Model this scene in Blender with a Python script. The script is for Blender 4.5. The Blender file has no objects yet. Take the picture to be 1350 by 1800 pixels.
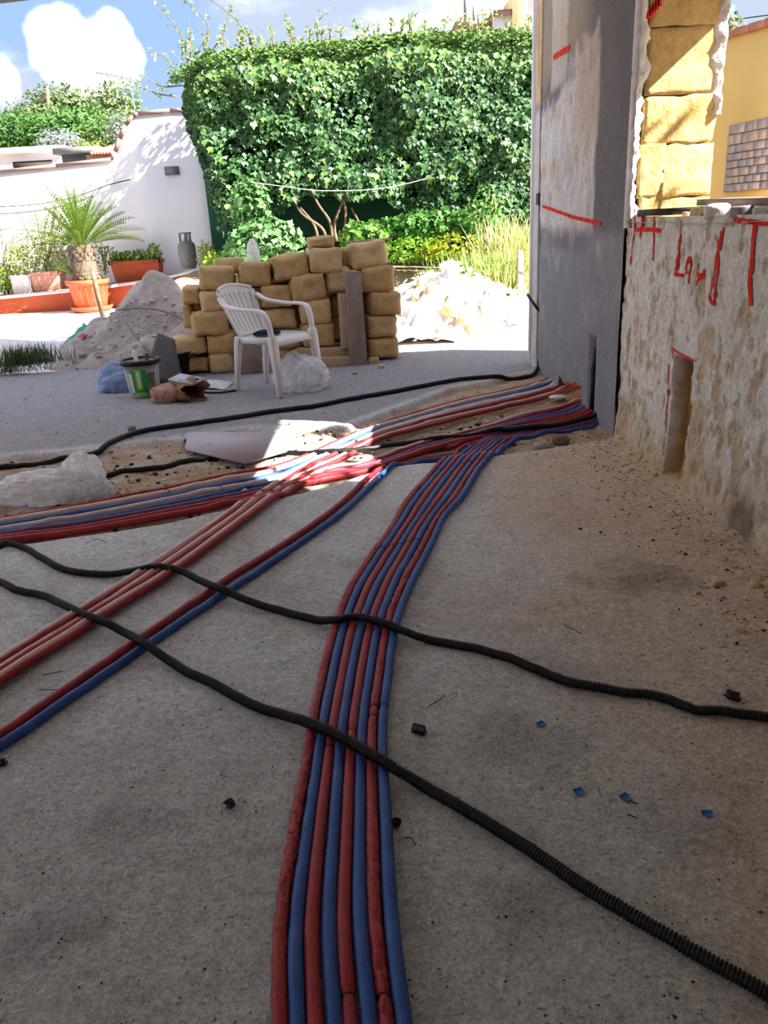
import bpy, bmesh, math, random
import numpy as np
from mathutils import Vector, Matrix, noise as mnoise

SC = bpy.context.scene
COL = SC.collection
random.seed(7)
RNG = np.random.default_rng(7)

# ------------------------------------------------------------------ camera
F = 1352.0
CAM_H = 1.2
PITCH = math.radians(20.5)
ROLL = math.atan(0.055)
FWD = np.array([0, math.cos(PITCH), -math.sin(PITCH)])
R0 = np.array([1.0, 0, 0])
U0 = np.cross(R0, FWD)
_c, _s = math.cos(ROLL), math.sin(ROLL)
# image right / up in world space (the phone was held with a slight roll)
IR = _c * R0 - _s * U0
IU = _s * R0 + _c * U0
cam_data = bpy.data.cameras.new('camera')
cam = bpy.data.objects.new('camera', cam_data)
COL.objects.link(cam)
cam_data.sensor_fit = 'VERTICAL'
cam_data.sensor_height = 34.6
cam_data.sensor_width = 34.6 * 0.75
cam_data.lens = F / 1800.0 * 34.6
cam_data.clip_start = 0.02
cam_data.clip_end = 500
M = Matrix(((IR[0], IU[0], -FWD[0], 0), (IR[1], IU[1], -FWD[1], 0), (IR[2], IU[2], -FWD[2], CAM_H), (0, 0, 0, 1)))
cam.matrix_world = M
SC.camera = cam

def ray(px, py):
    return FWD + (px - 675) / F * IR + (900 - py) / F * IU

def G(px, py, z=0.0):
    """point at height z seen at that pixel (used to read positions off the photo)"""
    d = ray(px, py)
    t = (z - CAM_H) / d[2]
    return np.array([d[0] * t, d[1] * t, z])

def D(px, py, y):
    """point on the vertical plane at distance y"""
    d = ray(px, py)
    t = y / d[1]
    return np.array([d[0] * t, y, CAM_H + d[2] * t])

def WX(px, py, x):
    """point on the vertical plane x = const (the right wall)"""
    d = ray(px, py)
    t = x / d[0]
    return np.array([x, d[1] * t, CAM_H + d[2] * t])

def V(px, py, p0, u):
    """point on the vertical plane through p0 along the horizontal direction u"""
    d = ray(px, py)
    n = np.array([-u[1], u[0], 0.0])
    t = np.dot(n, np.array(p0) - np.array([0, 0, CAM_H])) / np.dot(n, d)
    return np.array([0, 0, CAM_H]) + t * d

# ------------------------------------------------------------------ view, sky, sun
SC.view_settings.view_transform = 'Standard'
SC.view_settings.look = 'None'
SC.view_settings.gamma = 1.0
SC.view_settings.use_curve_mapping = False
SC.view_settings.exposure = 2.25

def lin(c):
    out = []
    for v in c:
        v = v / 255.0
        out.append(v / 12.92 if v <= 0.04045 else ((v + 0.055) / 1.055) ** 2.4)
    return out

SKY_K = 0.53      # sky radiance scale
SUN_E = 7.4
SUN_DIR = Vector((-1.0, 0.45, -0.85)).normalized()

def build_world():
    w = bpy.data.worlds.new('sky')
    SC.world = w
    w.use_nodes = True
    nt = w.node_tree
    nt.nodes.clear()
    N, L = nt.nodes.new, nt.links.new
    out = N('ShaderNodeOutputWorld')
    bg = N('ShaderNodeBackground')
    L(bg.outputs[0], out.inputs[0])
    tc = N('ShaderNodeTexCoord')
    nrm = N('ShaderNodeVectorMath'); nrm.operation = 'NORMALIZE'
    L(tc.outputs['Generated'], nrm.inputs[0])
    sep = N('ShaderNodeSeparateXYZ')
    L(nrm.outputs[0], sep.inputs[0])
    ramp = N('ShaderNodeValToRGB')
    L(sep.outputs['Z'], ramp.inputs[0])
    e = ramp.color_ramp.elements
    e[0].position = 0.0; e[0].color = lin((124, 142, 168)) + [1]
    e[1].position = 1.0; e[1].color = lin((48, 96, 160)) + [1]
    a = e.new(0.10); a.color = lin((80, 130, 176)) + [1]
    b = e.new(0.24); b.color = lin((58, 122, 174)) + [1]
    # soft cloud cover everywhere
    mp = N('ShaderNodeMapping'); mp.inputs['Scale'].default_value = (1.6, 1.6, 3.6); mp.inputs['Location'].default_value = (-6.2, -6.1, 1.0)
    L(nrm.outputs[0], mp.inputs[0])
    nz = N('ShaderNodeTexNoise'); nz.inputs['Scale'].default_value = 1.5; nz.inputs['Detail'].default_value = 7
    nz.inputs['Roughness'].default_value = 0.55
    L(mp.outputs[0], nz.inputs['Vector'])
    mr = N('ShaderNodeMapRange'); mr.interpolation_type = 'SMOOTHSTEP'
    mr.inputs['From Min'].default_value = 0.47; mr.inputs['From Max'].default_value = 0.66
    mr.inputs['To Max'].default_value = 0.85
    L(nz.outputs[0], mr.inputs[0])
    # a broad bank of thin grey-white cloud
    bank = None
    for (px, py, r0, r1) in ((760, -40, 0.20, 0.36), (1500, -100, 0.12, 0.35), (60, 200, 0.03, 0.10), (2600, 100, 0.3, 0.6), (-1400, 0, 0.3, 0.6)):
        d = ray(px, py); d = d / np.linalg.norm(d)
        ds = N('ShaderNodeVectorMath'); ds.operation = 'DISTANCE'
        L(nrm.outputs[0], ds.inputs[0]); ds.inputs[1].default_value = tuple(d)
        jt = N('ShaderNodeMath'); jt.operation = 'MULTIPLY_ADD'; L(nz.outputs[0], jt.inputs[0]); jt.inputs[1].default_value = -0.25; L(ds.outputs['Value'], jt.inputs[2])
        ms = N('ShaderNodeMapRange'); ms.interpolation_type = 'SMOOTHSTEP'
        ms.inputs['From Min'].default_value = r0 - 0.125; ms.inputs['From Max'].default_value = r1 - 0.125; ms.inputs['To Min'].default_value = 0.85; ms.inputs['To Max'].default_value = 0.0
        L(jt.outputs[0], ms.inputs[0])
        mxx = N('ShaderNodeMath'); mxx.operation = 'MAXIMUM'
        (L(bank.outputs[0], mxx.inputs[0]) if bank else None); L(ms.outputs[0], mxx.inputs[1]); bank = mxx
    mix1 = N('ShaderNodeMix'); mix1.data_type = 'RGBA'
    L(bank.outputs[0], mix1.inputs[0]); L(ramp.outputs[0], mix1.inputs['A'])
    mix1.inputs['B'].default_value = lin((146, 152, 164)) + [1]
    mixc = N('ShaderNodeMix'); mixc.data_type = 'RGBA'
    L(mr.outputs[0], mixc.inputs[0]); L(mix1.outputs['Result'], mixc.inputs['A'])
    mixc.inputs['B'].default_value = (1.30, 1.36, 1.45, 1)
    # cumulus clouds: clusters of puffs with a noisy edge
    nz2 = N('ShaderNodeTexNoise'); nz2.inputs['Scale'].default_value = 22; nz2.inputs['Detail'].default_value = 6
    L(nrm.outputs[0], nz2.inputs['Vector'])
    jit = N('ShaderNodeMath'); jit.operation = 'MULTIPLY_ADD'
    L(nz2.outputs[0], jit.inputs[0]); jit.inputs[1].default_value = 0.034; jit.inputs[2].default_value = -0.017
    puffs = [(95, 62, 42), (108, 48, 36), (150, 110, 62), (200, 72, 40), (190, 100, 50), (95, 100, 42), (225, 108, 26),
             (-5, 125, 26), (8, 150, 30), (-200, 60, 70), (-330, 120, 60),
             (1300, -120, 80), (1500, 60, 70)]
    best = None
    for (px, py, r) in puffs:
        d = ray(px, py); d = d / np.linalg.norm(d)
        ds = N('ShaderNodeVectorMath'); ds.operation = 'DISTANCE'
        L(nrm.outputs[0], ds.inputs[0]); ds.inputs[1].default_value = tuple(d)
        sb = N('ShaderNodeMath'); sb.operation = 'SUBTRACT'
        sb.inputs[0].default_value = r * 0.93 / 1500.0
        L(ds.outputs['Value'], sb.inputs[1])
        if best is None:
            best = sb
        else:
            mx = N('ShaderNodeMath'); mx.operation = 'SMOOTH_MAX'; mx.inputs[2].default_value = 0.012
            L(best.outputs[0], mx.inputs[0]); L(sb.outputs[0], mx.inputs[1]); best = mx
    ad = N('ShaderNodeMath'); ad.operation = 'ADD'
    L(best.outputs[0], ad.inputs[0]); L(jit.outputs[0], ad.inputs[1])
    m2 = N('ShaderNodeMapRange'); m2.interpolation_type = 'SMOOTHSTEP'
    m2.inputs['From Min'].default_value = -0.004; m2.inputs['From Max'].default_value = 0.010
    L(ad.outputs[0], m2.inputs[0])
    mix2 = N('ShaderNodeMix'); mix2.data_type = 'RGBA'
    L(m2.outputs[0], mix2.inputs[0]); L(mixc.outputs['Result'], mix2.inputs['A'])
    mix2.inputs['B'].default_value = (1.30, 1.36, 1.40, 1)
    L(mix2.outputs['Result'], bg.inputs['Color'])
    bg.inputs['Strength'].default_value = SKY_K
build_world()

sun_data = bpy.data.lights.new('sun', 'SUN')
sun_data.energy = SUN_E
sun_data.angle = math.radians(0.53)
sun_data.color = (1.0, 0.98, 0.945)
sun = bpy.data.objects.new('sun', sun_data)
COL.objects.link(sun)
sun.location = (20, -9, 17)
sun.rotation_euler = SUN_DIR.to_track_quat('-Z', 'Y').to_euler()

# ------------------------------------------------------------------ helpers
def tag(o, label=None, cat=None, group=None, kind=None):
    if label: o['label'] = label
    if cat: o['category'] = cat
    if group: o['group'] = group
    if kind: o['kind'] = kind
    return o

def mesh_data(name, verts, faces, mat=None, smooth=False, colors=None):
    me = bpy.data.meshes.new(name)
    V_ = np.asarray(verts, dtype=np.float32).reshape(-1, 3)
    me.vertices.add(len(V_)); me.vertices.foreach_set('co', V_.ravel())
    if isinstance(faces, np.ndarray):
        n, k = faces.shape
        tot = np.full(n, k, dtype=np.int32); idx = faces.astype(np.int32).ravel()
    else:
        tot = np.array([len(f) for f in faces], dtype=np.int32)
        idx = np.fromiter((i for f in faces for i in f), dtype=np.int32, count=int(tot.sum()))
    me.loops.add(len(idx)); me.loops.foreach_set('vertex_index', idx)
    me.polygons.add(len(tot))
    me.polygons.foreach_set('loop_start', np.r_[0, np.cumsum(tot)[:-1]].astype(np.int32))
    me.update(calc_edges=True)
    if mat is not None:
        me.materials.append(mat)
    if colors is not None:
        at = me.color_attributes.new('Col', 'FLOAT_COLOR', 'POINT')
        c = np.ones((len(verts), 4), dtype=np.float32)
        c[:, :3] = colors
        at.data.foreach_set('color', c.ravel())
    if smooth:
        me.polygons.foreach_set('use_smooth', np.ones(len(me.polygons), dtype=bool))
    me.update()
    return me

def link(name, me, parent=None, loc=None, rot=None):
    o = bpy.data.objects.new(name, me)
    COL.objects.link(o)
    if parent is not None:
        o.parent = parent
    if loc is not None:
        o.location = tuple(float(v) for v in loc)
    if rot is not None:
        o.rotation_euler = rot
    return o

def obj(name, verts, faces, mat, parent=None, smooth=False, colors=None, loc=None, rot=None):
    return link(name, mesh_data(name, verts, faces, mat, smooth, colors), parent, loc, rot)

def empty(name, loc=(0, 0, 0), rz=0.0):
    o = bpy.data.objects.new(name, None)
    COL.objects.link(o)
    o.empty_display_size = 0.1
    o.location = tuple(float(v) for v in loc)
    o.rotation_euler = (0, 0, rz)
    return o

class MB:
    """collects geometry"""
    def __init__(s):
        s.v = []; s.f = []; s.c = []
    def add(s, verts, faces, col=None):
        n = len(s.v)
        s.v.extend([tuple(v) for v in np.asarray(verts, float).tolist()])
        s.f.extend([tuple(int(i) + n for i in f) for f in faces])
        if col is not None:
            s.c.extend([col] * len(verts))
        return s
    def box(s, lo, hi, col=None):
        x0, y0, z0 = lo; x1, y1, z1 = hi
        v = [(x0, y0, z0), (x1, y0, z0), (x1, y1, z0), (x0, y1, z0), (x0, y0, z1), (x1, y0, z1), (x1, y1, z1), (x0, y1, z1)]
        f = [(0, 3, 2, 1), (4, 5, 6, 7), (0, 1, 5, 4), (1, 2, 6, 5), (2, 3, 7, 6), (3, 0, 4, 7)]
        return s.add(v, f, col)
    def build(s, name, mat, parent=None, smooth=False, loc=None, rot=None):
        return obj(name, s.v, s.f, mat, parent, smooth, s.c if len(s.c) == len(s.v) and s.c else None, loc, rot)

def bevel_mod(o, w=0.005, seg=2):
    m = o.modifiers.new('bevel', 'BEVEL'); m.width = w; m.segments = seg; m.limit_method = 'ANGLE'
    return o

def catmull(pts, per=8):
    P = np.array(pts, float)
    P = np.vstack([2 * P[0] - P[1], P, 2 * P[-1] - P[-2]])
    out = []
    for i in range(1, len(P) - 2):
        p0, p1, p2, p3 = P[i - 1], P[i], P[i + 1], P[i + 2]
        for k in range(per):
            t = k / per
            out.append(0.5 * (2 * p1 + (p2 - p0) * t + (2 * p0 - 5 * p1 + 4 * p2 - p3) * t * t + (3 * p1 - p0 - 3 * p2 + p3) * t ** 3))
    out.append(P[-2])
    return np.array(out)

def resample(P, step):
    d = np.r_[0, np.cumsum(np.linalg.norm(np.diff(P, axis=0), axis=1))]
    n = max(2, int(d[-1] / step) + 1)
    t = np.linspace(0, d[-1], n)
    return np.stack([np.interp(t, d, P[:, k]) for k in range(3)], 1), t

def extend(pts, d=2.4):
    """carry a run on in a straight line past its first point"""
    P = [np.array(p, float) for p in pts]
    u = P[0] - P[1]; u[2] = 0; u /= np.linalg.norm(u)
    return [P[0] + u * d, P[0] + u * d * 0.5] + P

def tube_geo(P, r, n=10, cap=True, flat=1.0):
    P = np.asarray(P, float)
    m = len(P)
    r = np.broadcast_to(np.asarray(r, float), (m,))
    T = np.gradient(P, axis=0)
    T /= np.linalg.norm(T, axis=1)[:, None] + 1e-12
    up = np.array([0, 0, 1.0])
    if abs(T[0] @ up) > 0.9 or abs(np.mean(np.abs(T[:, 2]))) > 0.8:
        up = np.array([0, 1.0, 0])
    S = np.cross(T, up); S /= np.linalg.norm(S, axis=1)[:, None] + 1e-12
    U = np.cross(S, T)
    a = np.linspace(0, 2 * math.pi, n, endpoint=False)
    V_ = P[:, None, :] + r[:, None, None] * (np.cos(a)[None, :, None] * S[:, None, :] + flat * np.sin(a)[None, :, None] * U[:, None, :])
    V_ = V_.reshape(-1, 3)
    i = np.arange(m - 1)[:, None] * n; k = np.arange(n)[None]; k2 = (k + 1) % n
    f = np.stack([i + k, i + k2, i + n + k2, i + n + k], -1).reshape(-1, 4)
    if cap:
        # close both ends with a centre vertex
        V_ = np.vstack([V_, P[0], P[-1]])
        kk = np.arange(n); q2 = (kk + 1) % n
        a0 = np.stack([q2, kk, np.full(n, m * n), np.full(n, m * n)], -1)[:, [0, 1, 2]]
        a1 = np.stack([(m - 1) * n + kk, (m - 1) * n + q2, np.full(n, m * n + 1)], -1)
        f = [tuple(r) for r in f.tolist()] + [tuple(r) for r in a0.tolist()] + [tuple(r) for r in a1.tolist()]
    return V_, f

def lathe_geo(prof, n=24, squash=(1, 1)):
    v = []; f = []
    for (r, z) in prof:
        for k in range(n):
            a = 2 * math.pi * k / n
            v.append((r * math.cos(a) * squash[0], r * math.sin(a) * squash[1], z))
    for i in range(len(prof) - 1):
        for k in range(n):
            k2 = (k + 1) % n
            f.append((i * n + k, i * n + k2, (i + 1) * n + k2, (i + 1) * n + k))
    return v, f

# numpy value noise ---------------------------------------------------
def _hash(i, j, k, seed):
    h = (i * 374761393 + j * 668265263 + k * 2147483647 + seed * 1274126177) & 0xFFFFFFFF
    h = ((h ^ (h >> 13)) * 1274126177) & 0xFFFFFFFF
    h = h ^ (h >> 16)
    return (h & 0xFFFF) / 65535.0

def vnoise(x, y, z=0.0, seed=0):
    x = np.asarray(x, float); y = np.asarray(y, float); z = np.broadcast_to(np.asarray(z, float), x.shape)
    i, j, k = np.floor(x).astype(np.int64), np.floor(y).astype(np.int64), np.floor(z).astype(np.int64)
    u, v, w = x - i, y - j, z - k
    u = u * u * (3 - 2 * u); v = v * v * (3 - 2 * v); w = w * w * (3 - 2 * w)
    r = 0
    for di in (0, 1):
        for dj in (0, 1):
            for dk in (0, 1):
                r = r + _hash(i + di, j + dj, k + dk, seed) * (u if di else 1 - u) * (v if dj else 1 - v) * (w if dk else 1 - w)
    return r * 2 - 1

def fbm(x, y, z=0.0, seed=0, octv=4, gain=0.5):
    r = 0; a = 1.0; f = 1.0; tot = 0
    for o in range(octv):
        r = r + a * vnoise(np.asarray(x) * f, np.asarray(y) * f, np.asarray(z) * f, seed + o * 17)
        tot += a; a *= gain; f *= 2.03
    return r / tot

def sstep(a, b, x):
    t = np.clip((np.asarray(x, float) - a) / (b - a), 0, 1)
    return t * t * (3 - 2 * t)

# ------------------------------------------------------------------ materials
MATS = {}
def mat(name, c1, c2=None, scale=6.0, rough=0.8, bump=0.0, bscale=60.0, attr=False, spec=0.3, metal=0.0,
        trans=0.0, alpha=1.0, contrast=0.25, detail=6.0, bdist=0.01, speckle=None, sp_scale=120.0, sp_amt=0.6, subs=0.0, grain=0.0):
    if name in MATS:
        return MATS[name]
    m = bpy.data.materials.new(name)
    m.use_nodes = True
    nt = m.node_tree
    N, L = nt.nodes.new, nt.links.new
    bs = nt.nodes['Principled BSDF']
    tc = N('ShaderNodeTexCoord')
    src = None
    nz = N('ShaderNodeTexNoise'); nz.inputs['Scale'].default_value = scale; nz.inputs['Detail'].default_value = detail
    nz.inputs['Roughness'].default_value = 0.62
    L(tc.outputs['Object'], nz.inputs['Vector'])
    rr = N('ShaderNodeMapRange'); rr.inputs['From Min'].default_value = 0.5 - contrast; rr.inputs['From Max'].default_value = 0.5 + contrast
    L(nz.outputs[0], rr.inputs[0])
    if attr:
        at = N('ShaderNodeAttribute'); at.attribute_name = 'Col'
        mul = N('ShaderNodeMix'); mul.data_type = 'RGBA'; mul.blend_type = 'MULTIPLY'; mul.inputs[0].default_value = 1.0
        mm = N('ShaderNodeMix'); mm.data_type = 'RGBA'
        mm.inputs['A'].default_value = list(c1) + [1]; mm.inputs['B'].default_value = list(c2 if c2 is not None else c1) + [1]
        L(rr.outputs[0], mm.inputs[0])
        L(at.outputs['Color'], mul.inputs['A']); L(mm.outputs['Result'], mul.inputs['B'])
        src = mul.outputs['Result']
    else:
        mm = N('ShaderNodeMix'); mm.data_type = 'RGBA'
        A = lin(c1); B = lin(c2) if c2 is not None else [v * 0.8 for v in A]
        mm.inputs['A'].default_value = A + [1]; mm.inputs['B'].default_value = B + [1]
        L(rr.outputs[0], mm.inputs[0])
        src = mm.outputs['Result']
    if speckle is not None:
        n3 = N('ShaderNodeTexNoise'); n3.inputs['Scale'].default_value = sp_scale; n3.inputs['Detail'].default_value = 3
        L(tc.outputs['Object'], n3.inputs['Vector'])
        r3 = N('ShaderNodeMapRange'); r3.inputs['From Min'].default_value = 0.60; r3.inputs['From Max'].default_value = 0.70
        r3.inputs['To Max'].default_value = sp_amt
        n3.inputs['Roughness'].default_value = 0.75
        L(n3.outputs[0], r3.inputs[0])
        m3 = N('ShaderNodeMix'); m3.data_type = 'RGBA'
        L(r3.outputs[0], m3.inputs[0]); L(src, m3.inputs['A']); m3.inputs['B'].default_value = lin(speckle) + [1]
        src = m3.outputs['Result']
    if grain:
        for (gs, ga) in ((38.0, grain * 0.7), (110.0, grain), (330.0, grain * 0.8)):
            n4 = N('ShaderNodeTexNoise'); n4.inputs['Scale'].default_value = gs; n4.inputs['Detail'].default_value = 2
            L(tc.outputs['Object'], n4.inputs['Vector'])
            r4 = N('ShaderNodeMapRange'); r4.inputs['From Min'].default_value = 0.3; r4.inputs['From Max'].default_value = 0.62
            r4.inputs['To Min'].default_value = 1.0 - ga; r4.inputs['To Max'].default_value = 1.0 + ga * 0.62
            L(n4.outputs[0], r4.inputs[0])
            m4 = N('ShaderNodeMix'); m4.data_type = 'RGBA'; m4.blend_type = 'MULTIPLY'; m4.inputs[0].default_value = 1.0
            L(src, m4.inputs['A']); L(r4.outputs[0], m4.inputs['B']); src = m4.outputs['Result']
    L(src, bs.inputs['Base Color'])
    bs.inputs['Roughness'].default_value = rough
    bs.inputs['Specular IOR Level'].default_value = spec
    bs.inputs['Metallic'].default_value = metal
    bs.inputs['Alpha'].default_value = alpha
    if trans:
        tr = N('ShaderNodeBsdfTranslucent')
        L(src, tr.inputs['Color'])
        ms = N('ShaderNodeMixShader'); ms.inputs[0].default_value = trans
        outn = nt.nodes['Material Output']
        L(bs.outputs[0], ms.inputs[1]); L(tr.outputs[0], ms.inputs[2]); L(ms.outputs[0], outn.inputs[0])
    if bump:
        n2 = N('ShaderNodeTexNoise'); n2.inputs['Scale'].default_value = bscale; n2.inputs['Detail'].default_value = 8
        n2.inputs['Roughness'].default_value = 0.65
        L(tc.outputs['Object'], n2.inputs['Vector'])
        bp = N('ShaderNodeBump'); bp.inputs['Strength'].default_value = bump; bp.inputs['Distance'].default_value = bdist
        L(n2.outputs[0], bp.inputs['Height']); L(bp.outputs[0], bs.inputs['Normal'])
    MATS[name] = m
    return m

def bag_material():
    m = bpy.data.materials.new('clear plastic film'); m.use_nodes = True
    nt = m.node_tree; N, L = nt.nodes.new, nt.links.new
    bs = nt.nodes['Principled BSDF']; bs.inputs['Base Color'].default_value = (0.93, 0.93, 0.96, 1); bs.inputs['Roughness'].default_value = 0.2
    bs.inputs['Specular IOR Level'].default_value = 0.6
    tc = N('ShaderNodeTexCoord')
    vo = N('ShaderNodeTexNoise'); vo.inputs['Scale'].default_value = 9; vo.inputs['Detail'].default_value = 3; vo.inputs['Distortion'].default_value = 2.0
    L(tc.outputs['Object'], vo.inputs['Vector'])
    bp = N('ShaderNodeBump'); bp.inputs['Strength'].default_value = 0.8; bp.inputs['Distance'].default_value = 0.014
    L(vo.outputs[0], bp.inputs['Height']); L(bp.outputs[0], bs.inputs['Normal'])
    tl = N('ShaderNodeBsdfTranslucent'); tl.inputs['Color'].default_value = (0.95, 0.95, 0.98, 1); L(bp.outputs[0], tl.inputs['Normal'])
    tp = N('ShaderNodeBsdfTransparent')
    m1 = N('ShaderNodeMixShader'); m1.inputs[0].default_value = 0.45; L(bs.outputs[0], m1.inputs[1]); L(tl.outputs[0], m1.inputs[2])
    r = N('ShaderNodeMapRange'); r.inputs['From Min'].default_value = 0.35; r.inputs['From Max'].default_value = 0.65; r.inputs['To Min'].default_value = 0.2; r.inputs['To Max'].default_value = 0.62
    L(vo.outputs[0], r.inputs[0])
    m2 = N('ShaderNodeMixShader'); L(r.outputs[0], m2.inputs[0]); L(m1.outputs[0], m2.inputs[1]); L(tp.outputs[0], m2.inputs[2])
    L(m2.outputs[0], nt.nodes['Material Output'].inputs[0])
    return m
ONE = (1.0, 1.0, 1.0); DIM = (0.80, 0.79, 0.78)
m_floor = mat('dusty screed', ONE, DIM, scale=9, rough=0.95, bump=1.0, bscale=42, attr=True, spec=0.1, bdist=0.018, contrast=0.22, speckle=(92, 86, 80), sp_scale=60, sp_amt=0.75, grain=0.22)
m_wallp = mat('rough plaster wall', ONE, (0.76, 0.72, 0.66), scale=14, rough=0.95, bump=0.9, bscale=50, attr=True, spec=0.08, bdist=0.014, contrast=0.2, grain=0.14)
m_cement = mat('cement render', ONE, (0.78, 0.77, 0.78), scale=7, rough=0.95, bump=0.9, bscale=40, attr=True, spec=0.08, bdist=0.015, grain=0.12)
m_stone = mat('yellow tuff stone', (206, 174, 126), (172, 138, 94), scale=9, rough=0.95, bump=0.7, bscale=30, spec=0.05, bdist=0.012)
m_stone2 = mat('sawn yellow limestone', (222, 192, 128), (188, 150, 88), scale=14, rough=0.95, bump=1.0, bscale=28, spec=0.05, bdist=0.02)
m_stone3 = mat('light tuff stone', (216, 188, 144), (184, 152, 108), scale=9, rough=0.95, bump=0.7, bscale=30, spec=0.05, bdist=0.012)
m_red = mat('red pipe sleeve', (166, 46, 50), (134, 28, 34), scale=14, rough=0.55, bump=0.12, bscale=90, spec=0.35, bdist=0.004, speckle=(214, 150, 146), sp_scale=170, sp_amt=0.35)
m_blue = mat('blue pipe sleeve', (46, 90, 162), (30, 66, 134), scale=14, rough=0.55, bump=0.12, bscale=90, spec=0.35, bdist=0.004, speckle=(150, 176, 214), sp_scale=170, sp_amt=0.35)
m_white = mat('off white pipe sleeve', (226, 208, 196), (198, 176, 166), scale=10, rough=0.55, bump=0.1, bscale=80, spec=0.3, bdist=0.004)
m_purple = mat('dusty violet pipe sleeve', (120, 84, 122), (96, 62, 98), scale=12, rough=0.55, bump=0.1, bscale=80, spec=0.3, bdist=0.004)
m_black = mat('black corrugated plastic', (13, 13, 14), (22, 21, 21), scale=10, rough=0.5, spec=0.35)
m_tie = mat('dark tie wire', (30, 26, 26), rough=0.6)
m_bluetape = mat('blue plastic scrap', (38, 110, 176), (30, 92, 158), rough=0.5)
m_plastic = mat('white chair plastic', (226, 224, 224), (206, 200, 196), scale=5, rough=0.4, spec=0.4, subs=0.1)
m_wood = mat('weathered grey wood', (164, 150, 140), (120, 106, 98), scale=6, rough=0.9, bump=0.4, bscale=40, spec=0.1)
m_wood2 = mat('sandy wood', (198, 172, 142), (166, 138, 108), scale=6, rough=0.9, bump=0.4, bscale=40, spec=0.1)
m_darkwood = mat('dark wood edge', (62, 56, 50), (40, 36, 32), scale=8, rough=0.9)
m_bag = bag_material()
m_terracotta = mat('terracotta plastic', (184, 92, 60), (166, 76, 46), scale=4, rough=0.75, bump=0.1, spec=0.2)
m_terr_dull = mat('pale terracotta', (206, 150, 130), (188, 128, 108), scale=4, rough=0.8)
m_whitewall = mat('white plaster', (236, 228, 226), (226, 216, 214), scale=2, rough=0.95, bump=0.15, bscale=30, spec=0.05)
m_coping = mat('weathered coping', (146, 120, 112), (112, 90, 84), scale=3, rough=0.95, bump=0.4, bscale=20, spec=0.05)
m_patio = mat('pink patio paving', (226, 216, 211), (212, 199, 193), scale=2, rough=0.9, bump=0.2, bscale=20, spec=0.1)
m_soil = mat('dry garden soil', (176, 150, 122), (136, 112, 88), scale=4, rough=1, bump=0.8, bscale=14, spec=0.02, bdist=0.03)
m_yellow = mat('ochre painted wall', (226, 186, 112), (218, 176, 102), scale=1.5, rough=0.9, spec=0.08)
m_grey = mat('grey metal', (120, 122, 124), (96, 98, 100), scale=5, rough=0.5, metal=0.3)
m_gasgrey = mat('grey painted cylinder', (118, 116, 114), (92, 90, 88), scale=6, rough=0.6)
m_sand = mat('grey sand heap', (202, 188, 178), (164, 150, 140), scale=7, rough=1, bump=1.0, bscale=16, spec=0.03, bdist=0.04)
m_rubble = mat('white plaster rubble', (232, 226, 220), (196, 186, 176), scale=6, rough=1, bump=0.6, bscale=24, spec=0.03, bdist=0.02)
m_leaf = mat('leaf', ONE, (0.75, 0.8, 0.75), scale=3, rough=0.5, attr=True, spec=0.35, trans=0.15)
m_leafsoft = mat('soft leaf', ONE, (0.85, 0.85, 0.8), scale=3, rough=0.6, attr=True, spec=0.3, trans=0.35)
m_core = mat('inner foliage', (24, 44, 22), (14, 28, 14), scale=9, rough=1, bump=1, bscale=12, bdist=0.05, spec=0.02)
m_bark = mat('bark', (132, 110, 92), (92, 74, 60), scale=10, rough=0.95, bump=0.8, bscale=30, bdist=0.02, spec=0.03)
m_paint = mat('red marking paint', (222, 52, 38), (196, 34, 26), scale=20, rough=0.8, spec=0.1, contrast=0.2)
m_concrete = mat('grey concrete', (150, 146, 142), (124, 120, 118), scale=3, rough=0.95, bump=0.3, bscale=30, spec=0.05)  # plain grey concrete tone

# ------------------------------------------------------------------ floor
FAR_EDGE = np.array([G(*p)[:2] for p in ((-250, 820), (0, 803), (165, 786), (300, 772), (440, 752), (600, 748), (785, 683), (930, 655), (1020, 648))])
NEAR_EDGE = np.array([G(*p)[:2] for p in ((-250, 985), (0, 962), (300, 915), (540, 862), (690, 818), (800, 806), (930, 792), (1010, 778), (1120, 765))])

def band(x, y):
    far = np.interp(x, FAR_EDGE[:, 0], FAR_EDGE[:, 1])
    near = np.interp(x, NEAR_EDGE[:, 0], NEAR_EDGE[:, 1])
    wob = 0.06 * fbm(np.asarray(x) * 5, np.asarray(y) * 5, seed=3, octv=3)
    return np.minimum(sstep(-0.03, 0.04, y - near + 0.3 * wob), sstep(-0.03, 0.05, far - y + wob))

def floor_z(x, y):
    x = np.asarray(x, float); y = np.asarray(y, float)
    b = band(x, y)
    z = -0.035 * b + 0.022 * b * fbm(x * 9, y * 9, seed=5, octv=4)
    z = z + 0.0035 * fbm(x * 3, y * 3, seed=9, octv=3)
    z = z + 0.0030 * fbm(x * 20, y * 20, seed=11, octv=3)
    # crumbled plaster banked up along the wall foot
    dw = np.clip(1.36 - x, 0, 10)
    n = 0.6 + 0.6 * fbm(x * 4, y * 4, seed=21, octv=3)
    bank = np.exp(-dw / (0.07 + 0.16 * sstep(3.4, 2.2, y))) * (0.045 * n) * sstep(6.6, 6.2, y)
    return z + np.clip(bank, 0, 1)

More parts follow.
